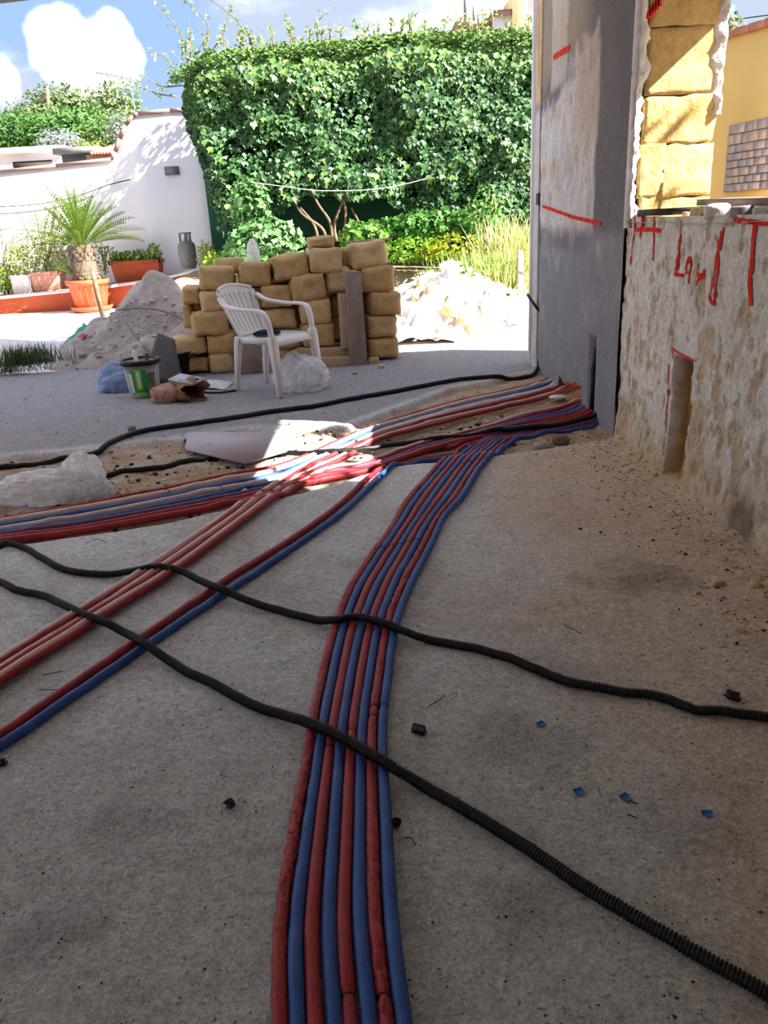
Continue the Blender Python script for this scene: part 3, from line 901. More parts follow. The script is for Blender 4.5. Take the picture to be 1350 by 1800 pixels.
# upper bundles that run into the wall
E_TOP = [(640, 750), (718, 725), (795, 703), (882, 683), (982, 661), (1030, 651)]
E_BOT = [(671, 773), (718, 759), (826, 731), (935, 706), (1013, 684), (1058, 673)]
def lerp2(a, b, u):
    return [(p[0] * (1 - u) + q[0] * u, p[1] * (1 - u) + q[1] * u) for p, q in zip(a, b)]
F_TOP = [(640, 812), (740, 777), (858, 746), (920, 727), (1035, 702), (1066, 696)]
F_BOT = [(640, 826), (764, 787), (858, 764), (951, 750), (1041, 733), (1076, 726)]
D_TOP = [(-150, 932), (0, 907), (140, 882), (285, 854), (400, 829), (505, 808), (570, 785)]
D_BOT = [(-150, 976), (0, 951), (140, 934), (285, 908), (400, 887), (480, 868), (545, 848)]
C_TOP = [(-150, 1258), (0, 1169), (110, 1101), (274, 996), (387, 918), (450, 866), (515, 826), (570, 796)]
C_BOT = [(-150, 1312), (0, 1218), (193, 1091), (318, 1011), (432, 925), (500, 874), (545, 846), (590, 828)]
def run(name, px, m_, r, seed, label, group, lift=0.0, seams=(), carry=True):
    P = [G(*p) for p in px]
    P = catmull(extend(P) if carry else P, 8)
    d = np.r_[0, np.cumsum(np.linalg.norm(np.diff(P, axis=0), axis=1))]
    P[:, 2] = np.maximum(floor_at(P), -0.03) + r + lift + 0.004 * vnoise(d * 2, d * 0 + seed)
    return sleeve(name, P, r, m_, seed, wrinkle=0.03, seams=seams, label=label, group=group, ties=seams)
DCOL = [('red_pipe', m_red, 'uppermost red pipe'), ('white_pipe', m_white, 'uppermost off-white pipe'), ('blue_pipe', m_blue, 'upper blue pipe'), ('white_pipe', m_white, 'second off-white pipe'),
        ('blue_pipe', m_blue, 'lower blue pipe'), ('violet_pipe', m_purple, 'dull violet pipe'), ('red_pipe', m_red, 'last red pipe but one'), ('red_pipe', m_red, 'lowest red pipe')]
for i, (nm, m_, lb) in enumerate(DCOL):
    u = (i + 0.4) / 8
    px = lerp2(D_TOP, D_BOT, u)
    if i < 4:
        px = px[:-1] + lerp2(E_TOP, E_BOT, (i + 0.5) / 8)
    else:
        px = px + lerp2(F_TOP, F_BOT, 0.30 + (i - 4) * 0.2)
    run(nm, px, m_, 0.0145 if i not in (1, 6, 7) else 0.017, 60 + i, lb + ' of the flat bundle leaving the picture at mid left', 'pipes of the mid left bundle', lift=0.004 * (i % 2), seams=(3.4 + 0.12 * i, 5.3))
CCOL = [('white_pipe', m_white, 'uppermost off-white pipe'), ('red_pipe', m_red, 'uppermost red pipe'), ('white_pipe', m_white, 'middle off-white pipe'), ('red_pipe', m_red, 'middle red pipe'),
        ('white_pipe', m_white, 'lowest off-white pipe'), ('red_pipe', m_red, 'lowest red pipe')]
for i, (nm, m_, lb) in enumerate(CCOL):
    u = (i + 0.4) / 6
    px = lerp2(C_TOP, C_BOT, u)
    if i < 4:
        px = px + lerp2(E_TOP, E_BOT, 0.53 + i * 0.13)
    else:
        px = px + lerp2(F_TOP, F_BOT, (i - 4) * 0.15)
    run(nm, px, m_, 0.0115 if i in (0, 2, 4) else 0.0135, 80 + i, lb + ' of the red and white bundle crossing to lower left', 'pipes of the red and white bundle', lift=0.012, seams=(4.3 + 0.05 * i, 5.0))
# more pipes of the lower wall entry, seen as a dark red fan
for i in range(5):
    px = lerp2([(770, 782), (858, 746), (920, 724), (1035, 699), (1066, 692)], [(790, 782), (870, 752), (925, 741), (1037, 721), (1070, 714)], i / 4.0)
    run('red_pipe' if i % 2 == 0 else 'violet_pipe', px, m_red if i % 2 == 0 else m_purple, 0.013, 95 + i,
        ('topmost', 'second', 'middle', 'fourth', 'lowest')[i] + (' red' if i % 2 == 0 else ' violet') + ' pipe of the dark fan entering the pillar foot', 'pipes fanning into the pillar foot', lift=0.002, carry=False)

# corrugated black conduits
def conduit(name, px, r, label, corr=True, ztop=None, pitch=0.0072, group=None, extra=None):
    pts = []
    for p in px:
        z = p[2] if len(p) > 2 else 0.0
        g = G(p[0], p[1], z + r)
        pts.append((g[0], g[1], z))
    pts = [tuple(p) for p in extend(pts)]
    if extra: pts += extra
    P = catmull(pts, 10)
    fz = floor_at(P)
    P[:, 2] = np.maximum(P[:, 2], 0) + np.where(P[:, 1] < 6.6, fz, 0) + r
    if corr:
        P, t = resample(P, pitch / 4)
        ph = (np.arange(len(P)) % 4)
        R = np.where(ph < 2, r, r * 0.80)
        v, f = tube_geo(P, R, 12)
    else:
        P, t = resample(P, 0.03)
        v, f = tube_geo(P, r, 10)
    o = obj(name, v, f, m_black, smooth=not corr)
    tag(o, label, 'conduit', group)
    return o
bz = 0.026
K1 = [(-140, 905), (-60, 925), (0, 950, 0.012), (40, 962), (80, 985), (110, 1000), (150, 1008), (200, 1009, 0.004), (245, 1001, .018), (285, 997, 0.026), (320, 1004, .022), (350, 1019, .018), (393, 1036, 0.026), (440, 1057, .006), (500, 1075), (550, 1088),
      (585, 1090, .018), (625, 1084, bz), (665, 1092, bz), (705, 1107, .02), (745, 1121, .002), (800, 1133), (850, 1143), (890, 1154), (943, 1178), (998, 1199), (1054, 1210), (1102, 1219), (1139, 1222), (1172, 1230), (1202, 1243), (1228, 1250), (1268, 1251), (1350, 1262), (1470, 1280)]
K2 = [(-140, 975), (-60, 1002), (0, 1023), (30, 1038), (74, 1046, .002), (111, 1063, .012), (148, 1080, .024), (185, 1094, .022), (222, 1113, .008), (256, 1132, .024), (296, 1160, .004), (333, 1183), (370, 1199), (426, 1229), (463, 1246), (500, 1258, .006),
      (535, 1268, .02), (575, 1284, bz), (617, 1306, bz), (655, 1327, bz), (690, 1348, .02), (730, 1372, .003), (763, 1393), (797, 1412), (830, 1430), (862, 1449), (906, 1476), (961, 1513), (1017, 1552), (1109, 1609), (1183, 1652), (1257, 1694), (1350, 1748), (1480, 1822)]
K3 = [(-140, 836), (-60, 822), (0, 813), (100, 800), (163, 788), (245, 758), (330, 745), (400, 735), (490, 721), (550, 714), (600, 704), (700, 686), (800, 668), (880, 660), (930, 655)]
K4 = [(-120, 862), (-30, 848), (60, 838), (160, 827), (220, 818), (300, 806), (360, 794), (410, 786), (510, 786, .01), (570, 785, .022), (640, 778, .026), (700, 768, .026), (800, 757, .026), (900, 744, .03), (1000, 733, .03), (1066, 722, .028)]
conduit('corrugated_conduit', K1, 0.0135, 'black corrugated conduit crossing the pipes from mid left to the right edge')
conduit('corrugated_conduit', K2, 0.0138, 'black corrugated conduit sweeping to the lower right corner')
conduit('black_hose', K3, 0.0165, 'black hose farthest back, running past the chair to the pillar', corr=False, extra=[(1.345, 6.36, 0.02), (1.365, 6.40, 0.35)])
conduit('black_hose', K4, 0.0150, 'black hose lying over the pipes behind the clear plastic bag', corr=False)

# ------------------------------------------------------------------ litter on the floor
def coil_scrap(px, py, label, n=5, r=0.011, yaw=0.3):
    g = G(px, py)
    z = float(floor_z(g[0], g[1]))
    P = []
    for k in range(n * 12):
        a = k / 12 * 2 * math.pi
        P.append((k * 0.0055 / 12 * 1.0 - n * 0.00275, r * math.cos(a), r + r * math.sin(a)))
    v, f = tube_geo(np.array(P), 0.0022, 6)
    o = obj('conduit_scrap', v, f, m_black, smooth=True, loc=(g[0], g[1], z + 0.002), rot=(0, 0, yaw))
    tag(o, label, 'scrap', 'black conduit scraps')
coil_scrap(737, 1290, 'springy black conduit scrap right of the foreground pipes', 6, 0.011, -0.5)
coil_scrap(1288, 1232, 'short black conduit scrap beside the conduit near the right edge', 6, 0.011, -0.7)
coil_scrap(697, 1452, 'curled black scrap touching the rightmost blue foreground pipe', 3, 0.008, 1.2)
coil_scrap(283, 1105, 'black scrap behind the single red pipe', 4, 0.008, 0.5)
coil_scrap(6, 1345, 'black scrap at the left edge below the single blue pipe', 3, 0.008, 0.2)
coil_scrap(405, 1420, 'wiry black scrap left of the foreground pipes', 3, 0.009, 0.9)

def chip(px, py, sx, sy, yaw, label):
    g = G(px, py); z = float(floor_z(g[0], g[1])) + 0.003
    q = 0.0012
    v = []
    for zz in (0, q):
        for (a, b_) in ((-1, -1), (1, -0.9), (1.05, 0.6), (0.7, 1.0), (-0.95, 0.95)):
            v.append((a * sx, b_ * sy, zz + 0.002 * a * b_))
    f = [(0, 1, 2, 3, 4), (9, 8, 7, 6, 5)] + [(i, (i + 1) % 5, 5 + (i + 1) % 5, 5 + i) for i in range(5)]
    o = obj('blue_scrap', v, f, m_bluetape, loc=(g[0], g[1], z), rot=(0.05, 0.03, yaw))
    tag(o, label, 'scrap', 'blue plastic scraps')
chip(951, 1275, 0.011, 0.010, 0.5, 'blue plastic scrap closest to the right-hand conduit')
chip(1018, 1393, 0.011, 0.012, 0.2, 'left one of the two neighbouring blue plastic scraps')
chip(1099, 1404, 0.010, 0.011, 0.4, 'blue plastic scrap lying with thin dark slivers')
chip(1243, 1433, 0.011, 0.010, -0.2, 'blue plastic scrap nearest the right edge')
for (a, b_, lb) in (((1108, 1408), (1121, 1413), 'thin dark sliver touching a blue scrap'), ((1103, 1431), (1120, 1438), 'thin dark blue sliver lying by itself below the blue scraps')):
    o = add_tube('sliver', np.array([G(*a, 0.004), (G(*a, 0.006) + G(*b_, 0.006)) / 2, G(*b_, 0.004)]), 0.0015, m_black, n=5); tag(o, lb, 'scrap')
wires = [((708, 1473), (722, 1473), (730, 1484)), ((100, 1103), (130, 1092), (150, 1080)), ((68, 1212), (100, 1212), (128, 1205)), ((75, 1187), (98, 1182), (110, 1180)), ((152, 955), (170, 947), (188, 954)),
         ((753, 1242), (770, 1232), (782, 1222)), ((992, 1098), (1008, 1106), (1022, 1115))]
wl = ['beside the rightmost blue pipe', 'between red-white bundle and left edge', 'nearest the single red pipe at left', 'just above another clipping at left', 'below the mid left bundle', 'right of the foreground pipes', 'on the stained floor at right']
for w_, l_ in zip(wires, wl):
    o = add_tube('wire_clipping', catmull([G(*p, 0.004) for p in w_], 5), 0.0012, m_tie, n=5); tag(o, 'thin bent wire clipping ' + l_, 'wire', 'wire clippings on the floor')

# loose grit (uncountable)
def stones_mesh(name, pts, sizes, material, colors=None, parent=None, seed=0):
    rng = np.random.default_rng(seed)
    base = np.array([(0, 0, 1), (0.9, 0, 0.1), (0.2, 0.9, 0), (-0.8, 0.4, 0.1), (-0.6, -0.7, 0), (0.5, -0.8, 0.1), (0, 0, -0.7)])
    tri = [(0, 1, 2), (0, 2, 3), (0, 3, 4), (0, 4, 5), (0, 5, 1), (6, 2, 1), (6, 3, 2), (6, 4, 3), (6, 5, 4), (6, 1, 5)]
    n = len(pts)
    V_ = np.repeat(base[None], n, 0) * (0.7 + 0.6 * rng.random((n, 7, 1)))
    V_ = V_ * (np.array([1, 1, 0.65]) * (0.75 + 0.5 * rng.random((n, 3))))[:, None, :]
    a = rng.random(n) * 6.28
    c, s = np.cos(a)[:, None], np.sin(a)[:, None]
    X = V_[:, :, 0] * c - V_[:, :, 1] * s; Y = V_[:, :, 0] * s + V_[:, :, 1] * c
    V_ = np.stack([X, Y, V_[:, :, 2]], -1) * np.asarray(sizes)[:, None, None] + np.asarray(pts)[:, None, :]
    fa = (np.array(tri)[None] + 7 * np.arange(n)[:, None, None]).reshape(-1, 3)
    cc = None if colors is None else np.repeat(colors, 7, axis=0)
    return obj(name, V_.reshape(-1, 3), fa, material, parent, colors=cc)
m_grit = mat('grit', ONE, (0.8, 0.8, 0.8), scale=30, rough=1, attr=True, spec=0.05)
def build_grit():
    rng = np.random.default_rng(3)
    n = 5200
    y = 0.85 + 6.2 * rng.random(n) ** 1.6
    x = -0.75 * y * 1.0 + rng.random(n) * (1.3 + 0.75 * y)
    # more grit close to the wall foot and in the trench
    m = 2200
    y2 = 1.6 + 3.2 * rng.random(m); x2 = 1.34 - np.abs(rng.normal(0, 0.22, m))
    y3 = 3.2 + 1.8 * rng.random(m); x3 = -2.6 + 3.6 * rng.random(m)
    k = band(x3, y3) > 0.5
    m4 = 260
    g4 = G(405, 1420); x4 = g4[0] + rng.normal(0, 0.02, m4); y4 = g4[1] + rng.normal(0, 0.012, m4)
    X = np.r_[x, x2, x3[k], x4[:60]]; Y = np.r_[y, y2, y3[k], y4[:60]]
    sz = np.r_[0.0012 + 0.0022 * rng.random(n) ** 3, 0.0015 + 0.008 * rng.random(m) ** 4, 0.003 + 0.020 * rng.random(k.sum()) ** 3.5, np.full(60, 0.0016)]
    ok = X < 1.34
    X, Y, sz = X[ok], Y[ok], sz[ok]
    dark = np.array(lin((70, 62, 56))); sandc = np.array(lin((196, 168, 126))); pale = np.array(lin((220, 212, 200)))
    u = rng.random(len(X))
    col = np.where((u < 0.45)[:, None], dark, np.where((u < 0.75)[:, None], sandc, pale))
    wall_side = sstep(0.5, 0.1, 1.36 - X) * (u > 0.12)
    col = col * (1 - wall_side[:, None]) + sandc * wall_side[:, None]
    P = np.stack([X, Y, floor_z(X, Y) + sz * 0.25], 1)
    o = stones_mesh('floor_grit', P, sz, m_grit, col)
    tag(o, 'fine grit and plaster crumbs strewn over the floor', 'grit', kind='stuff')
build_grit()

# larger plaster lumps at the wall foot
lumps = [(1262, 1034, .022, 'biggest plaster lump at the wall foot'), (1325, 1040, .016, 'plaster lump by the right edge'), (1300, 1115, .018, 'ochre lump in the sandy patch at right'), (1290, 1005, .012, 'small lump above the biggest plaster lump'),
         (1235, 955, .016, 'lump at the wall foot by the sooty stain'), (1225, 1048, .011, 'little dark lump left of the biggest plaster lump'), (1150, 838, .010, 'little lump near the niche foot'), (1130, 785, .012, 'lump at the wall foot near the pillar'),
         (1345, 1058, .012, 'lump cut by the right edge below another'), (970, 842, .006, 'lone dark crumb between pipes and niche'), (735, 1100, .008, 'dark crumb right of the bundle')]
for i, (px, py, s, lb) in enumerate(lumps):
    g = G(px, py); z = float(floor_z(g[0], g[1]))
    me = rough_block_mesh('plaster_lump', s * 2.0, s * 1.5, s * 1.1, 300 + i, m_stone3, amp=0.006, n=4, rnd=0.3)
    o = link('plaster_lump', me, None, (g[0], g[1], z + s * 0.3), (0, 0, i * 1.3)); tag(o, lb, 'lump', 'plaster lumps')

def blob(name, center, size, seed, material, amp=0.25, freq=3.0, sub=4, parent=None, label=None, cat=None, flat=True, ridged=True):
    bm = bmesh.new()
    bmesh.ops.create_icosphere(bm, subdivisions=sub, radius=1.0)
    P = np.array([v.co[:] for v in bm.verts])
    n = fbm(P[:, 0] * freq + seed, P[:, 1] * freq, P[:, 2] * freq, seed=seed, octv=4)
    if ridged:
        n = 0.6 - 1.6 * np.abs(n)
    r = 1 + amp * n
    Q = P * r[:, None]
    if flat:
        Q[:, 2] = np.where(Q[:, 2] < -0.55, -0.55 + 0.03 * Q[:, 2], Q[:, 2]); Q[:, 2] += 0.567
    Q = Q * np.array(size)
    for v, q in zip(bm.verts, Q): v.co = q
    me = bpy.data.meshes.new(name); bm.to_mesh(me); bm.free(); me.materials.append(material)
    me.polygons.foreach_set('use_smooth', np.ones(len(me.polygons), dtype=bool)); me.update()
    o = link(name, me, parent, center)
    if label: tag(o, label, cat)
    return o

# clear bag at left with twisted top
g = G(85, 868)
bag = empty('plastic_bag', (g[0], g[1], float(floor_z(g[0], g[1])))); tag(bag, 'crumpled clear plastic bag on the floor at left, over the hose', 'bag')
blob('bag_body', (0, 0.02, 0.0), (0.26, 0.12, 0.085), 5, m_bag, amp=0.45, freq=3.6, parent=bag, sub=5)
blob('bag_fold', (0.20, -0.02, 0.0), (0.12, 0.08, 0.06), 6, m_bag, amp=0.5, freq=3.4, parent=bag, sub=5)
blob('bag_neck', (0.17, 0.07, 0.05), (0.09, 0.06, 0.10), 8, m_bag, amp=0.45, freq=2.5, parent=bag)
# grey sheet lying at the trench edge
quad = [G(330, 762), G(500, 760), G(532, 785), G(470, 805), G(430, 815), G(325, 788)]
v = []
for dz in (0.004, 0.012):
    for q in quad: v.append((q[0], q[1], float(floor_z(q[0], q[1])) * 0.3 + dz + 0.006 * math.sin(q[0] * 7)))
n = len(quad)
f = [tuple(range(n - 1, -1, -1)), tuple(range(n, 2 * n))] + [(i, (i + 1) % n, n + (i + 1) % n, n + i) for i in range(n)]
o = obj('grey_sheet', v, f, mat('grey lilac sheet', (176, 164, 172), (158, 146, 154), scale=5, rough=0.6)); tag(o, 'greyish lilac sheet lying flat at the trench edge under the hose', 'sheet')
# scraps of rag near the pipes by the wall
g = G(955, 778); blob('crumpled_rag', (g[0], g[1], float(floor_z(g[0], g[1]))), (0.05, 0.03, 0.028), 11, mat('grey rag', (196, 186, 186), (150, 138, 136), rough=0.9), amp=0.5, freq=3, label='crumpled pale rag between bundle of eight and wall', cat='rag')
g = G(985, 771); blob('dark_rag', (g[0], g[1], float(floor_z(g[0], g[1]))), (0.045, 0.03, 0.03), 12, mat('brown rag', (112, 92, 84), (150, 128, 116), rough=0.9), amp=0.5, freq=3, label='crumpled brownish rag by the pillar foot', cat='rag')
g = G(980, 700); blob('paper_scrap', (g[0], g[1], 0.0), (0.05, 0.05, 0.012), 13, m_rubble, amp=0.4, freq=3, label='flat pale paper scrap between two pipe bundles', cat='paper')

# ------------------------------------------------------------------ heap of tuff blocks
PILE0 = np.array([-1.81, 6.98, 0.0]); PILE_U = np.array([2.03, 0.30, 0.0]); PILE_U /= np.linalg.norm(PILE_U)
PILE_N = np.array([PILE_U[1], -PILE_U[0], 0.0])      # towards the camera
pile_yaw = math.atan2(PILE_U[1], PILE_U[0])
def crop3(X, Y):
    return 280 + X / 3.0, 380 + Y / 3.0
# (x0, y0, x1, y1, setback, tilt deg, label)
BL = [
    (265, 738, 395, 848, 0.0, 0, 'tuff block at the ground behind the chair leg, left stack'),
    (110, 745, 268, 830, 0.06, -4, 'lowest leftmost tuff block beside the black tub'),
    (252, 625, 402, 732, 0.0, 0, 'tuff block second from the ground, left stack behind the chair'),
    (62, 640, 250, 742, 0.03, 3, 'pointed tuff block jutting out leftmost of the heap'),
    (172, 508, 362, 634, 0.0, 0, 'wide tuff block at mid height, left stack'),
    (122, 468, 178, 590, 0.22, 0, 'narrow tuff block at the left rear edge of the heap'),
    (212, 395, 345, 510, 0.02, 2, 'tuff block just below the chair back top'),
    (118, 372, 222, 470, 0.12, -3, 'upper leftmost tuff block next to the sand heap'),
    (206, 268, 390, 395, 0.06, -6, 'tilted tuff block on top of the left stack'),
    (290, 225, 440, 300, 0.38, 0, 'sunlit tuff block lying at the rear left on top'),
    (425, 245, 596, 370, 0.05, -4, 'top-row tuff block with a clear bag tip behind it'),
    (592, 205, 790, 340, 0.03, 6, 'tilted wide tuff block, third in the top row'),
    (786, 165, 966, 300, 0.02, -3, 'top-row tuff block carrying the small broken piece'),
    (792, 108, 932, 168, 0.05, 4, 'small broken tuff piece lying highest on the heap'),
    (962, 168, 1032, 275, 0.30, 0, 'narrow sunlit tuff block at the rear of the top row'),
    (1016, 135, 1205, 275, 0.02, 5, 'rightmost tuff block of the top row'),
    (536, 362, 706, 486, 0.04, 0, 'tuff block right of the chair back under the top row'),
    (690, 302, 876, 452, 0.0, 3, 'large tuff block in the middle of the second row'),
    (880, 270, 1012, 402, 0.04, 0, 'second-row tuff block left of the wooden post'),
    (1066, 262, 1246, 402, 0.0, 2, 'second-row tuff block right of the wooden post'),
    (548, 486, 722, 598, 0.05, 0, 'tuff block seen through the chair arm'),
    (745, 438, 916, 574, 0.0, 0, 'upper of two square tuff blocks inside the wooden frame'),
    (755, 568, 926, 692, 0.0, 0, 'lower of two square tuff blocks inside the wooden frame'),
    (1110, 398, 1282, 526, -0.01, -3, 'third tuff block down in the right end stack'),
    (1104, 522, 1266, 646, 0.0, 0, 'fourth tuff block down in the right end stack'),
    (1100, 646, 1266, 756, 0.0, 1, 'tuff block at the ground in the right end stack'),
    (628, 590, 752, 700, 0.10, 0, 'tuff block behind the right front chair leg'),
    (628, 700, 752, 800, 0.12, 0, 'tuff block behind the white bag'),
    (400, 375, 545, 500, 0.16, 0, 'tuff block hidden behind the chair back slats'),
    (400, 500, 548, 620, 0.18, 0, 'tuff block behind the chair seat'),
    (400, 620, 628, 740, 0.2, 0, 'tuff block behind the chair legs, middle course'),
    (395, 740, 628, 846, 0.2, 0, 'tuff block behind the chair legs, ground course'),
    (908, 410, 1100, 530, 0.22, 0, 'shadowed tuff block behind the wooden post, upper'),
    (908, 530, 1100, 650, 0.24, 0, 'shadowed tuff block behind the wooden post, middle'),
    (755, 690, 1100, 790, 0.22, 0, 'long tuff block behind the wooden sill'),
]
def build_pile():
    for i, (x0, y0, x1, y1, back, tilt, lb) in enumerate(BL):
        p0 = PILE0 - PILE_N * back
        a = V(*crop3(x0, (y0 + y1) / 2), p0, PILE_U); b_ = V(*crop3(x1, (y0 + y1) / 2), p0, PILE_U)
        t = V(*crop3((x0 + x1) / 2, y0), p0, PILE_U); u = V(*crop3((x0 + x1) / 2, y1), p0, PILE_U)
        w = np.linalg.norm(a - b_) ; h = abs(t[2] - u[2])
        dep = 0.44 if back < 0.2 else 0.26
        c = (a + b_) / 2 - PILE_N * dep / 2
        c[2] = (t[2] + u[2]) / 2
        c[2] = max(c[2], h / 2 - 0.005)
        m_ = m_stone if i % 3 else m_stone3
        me = rough_block_mesh('tuff_block', w * 1.015, dep, h * 1.02, 400 + i, m_, amp=0.02, n=10, rnd=0.19)
        o = link('tuff_block', me, None, c, (0, math.radians(-tilt), pile_yaw + 0.05 * math.sin(i * 2.3)))
        tag(o, lb, 'stone block', 'tuff blocks of the heap')
build_pile()
# second row of blocks behind the front ones closes the heap
def rear_row():
    k = 0
    for r_ in range(4):
        zc_ = 0.11 + r_ * 0.215
        for j in range(5):
            u = 0.34 + 0.38 * j + (0.10 if r_ % 2 else 0)
            if u > 1.9 or (r_ == 3 and j in (0, 4)): continue
            c = PILE0 + PILE_U * u - PILE_N * (0.66 + 0.02 * (k % 3)); c[2] = zc_
            me = rough_block_mesh('tuff_block', 0.40, 0.30, 0.222, 460 + k, m_stone if k % 2 else m_stone3, amp=0.016, n=7, rnd=0.16)
            o = link('tuff_block', me, None, c, (0, 0, pile_yaw + 0.04 * math.sin(k)))
            tag(o, 'tuff block of the rear row, %s course, %s from the left' % (('ground', 'second', 'third', 'top')[r_], ('first', 'second', 'third', 'fourth', 'fifth')[j]), 'stone block', 'rear row tuff blocks'); k += 1
rear_row()

# wooden frame leaning on the heap
fr = empty('door_frame', V(*crop3(1000, 800), PILE0 + PILE_N * 0.12, PILE_U)); tag(fr, 'old wooden door frame with one upright and a sill, leaning on the tuff heap', 'frame')
def plank(name, quad_crop, off, thick, m_, parent, edge=None):
    p0 = PILE0 + PILE_N * off
    q = [V(*crop3(*c), p0, PILE_U) for c in quad_crop]
    for k in q: k[2] = max(k[2], 0.0)
    base = np.array(parent.location)
    v = [p - base for p in q] + [p - PILE_N * thick - base for p in q]
    o = obj(name, v, [(0, 1, 2, 3), (7, 6, 5, 4), (0, 4, 5, 1), (1, 5, 6, 2), (2, 6, 7, 3), (3, 7, 4, 0)], m_, parent)
    bevel_mod(o, 0.006, 2); return o
plank('upright', [(1010, 812), (1100, 812), (1062, 292), (986, 290)], 0.14, 0.13, m_wood, fr)
plank('sill', [(535, 862), (1020, 835), (1020, 742), (535, 760)], 0.12, 0.10, m_wood2, fr)
plank('sill_top', [(640, 748), (1012, 742), (1005, 690), (740, 700)], 0.02, 0.12, m_wood2, fr)
plank('inner_upright', [(962, 700), (1008, 700), (990, 408), (945, 410)], 0.06, 0.10, m_wood2, fr)
plank('left_board', [(428, 868), (538, 862), (538, 640), (428, 640)], 0.13, 0.03, m_wood, fr)
# bits at the foot of the upright
for i, (X, Y, s, lb) in enumerate(((1130, 775, .05, 'tuff chunk between the upright and the right end stack'), (1030, 835, .03, 'small chip at the foot of the wooden upright'), (880, 850, .03, 'chip at the foot of the wooden sill'), (1170, 800, .025, 'chip in front of the right end stack'))):
    g = G(*crop3(X, Y)); me = rough_block_mesh('stone_chip', s * 2, s * 1.4, s * 1.2, 500 + i, m_stone3, amp=0.012, n=4, rnd=0.3)
    o = link('stone_chip', me, None, (g[0], g[1], s * 0.5), (0, 0, i)); tag(o, lb, 'stone', 'stone chips at the heap')
# slat lying on top right of the heap
pa, pb = V(*crop3(1000, 130), PILE0 - PILE_N * 0.2, PILE_U), V(*crop3(1225, 112), PILE0 - PILE_N * 0.2, PILE_U)
b = MB(); L_ = np.linalg.norm(pb - pa); b.box((-L_ / 2, -0.05, -0.008), (L_ / 2, 0.05, 0.008))
o = b.build('lath', m_wood2, loc=(pa + pb) / 2 + np.array([0, 0, -0.01]), rot=(0, -math.atan2(pb[2] - pa[2], L_), pile_yaw)); tag(o, 'thin wooden slat on the top right of the tuff heap', 'slat')
# clear bag tip on the top row
p = V(*crop3(500, 245), PILE0 - PILE_N * 0.2, PILE_U)
blob('clear_wrap', (p[0], p[1], p[2] - 0.02), (0.05, 0.05, 0.13), 21, m_bag, amp=0.4, label='clear plastic wrap standing on the tuff heap top', cat='bag')

# ------------------------------------------------------------------ white plastic chair
def ribbon(path, widths, thick, side, n_up=None):
    """flat bar: cross section widths (along side) x thick"""
    P = np.asarray(path, float); m = len(P)
    T = np.gradient(P, axis=0); T /= np.linalg.norm(T, axis=1)[:, None]
    side = np.broadcast_to(np.asarray(side, float), (m, 3))
    S = side - T * np.sum(side * T, 1)[:, None]; S /= np.linalg.norm(S, axis=1)[:, None]
    U = np.cross(S, T)
    w = np.broadcast_to(np.asarray(widths, float), (m,)); th = np.broadcast_to(np.asarray(thick, float), (m,))
    v = []; f = []
    for i in range(m):
        for (a, b_) in ((-.5, -.5), (.5, -.5), (.5, .5), (-.5, .5)):
            v.append(P[i] + S[i] * a * w[i] + U[i] * b_ * th[i])
    for i in range(m - 1):
        for k in range(4):
            k2 = (k + 1) % 4
            f.append((i * 4 + k, i * 4 + k2, i * 4 + 4 + k2, i * 4 + 4 + k))
    f.append((3, 2, 1, 0)); e = (m - 1) * 4; f.append((e, e + 1, e + 2, e + 3))
    return v, f

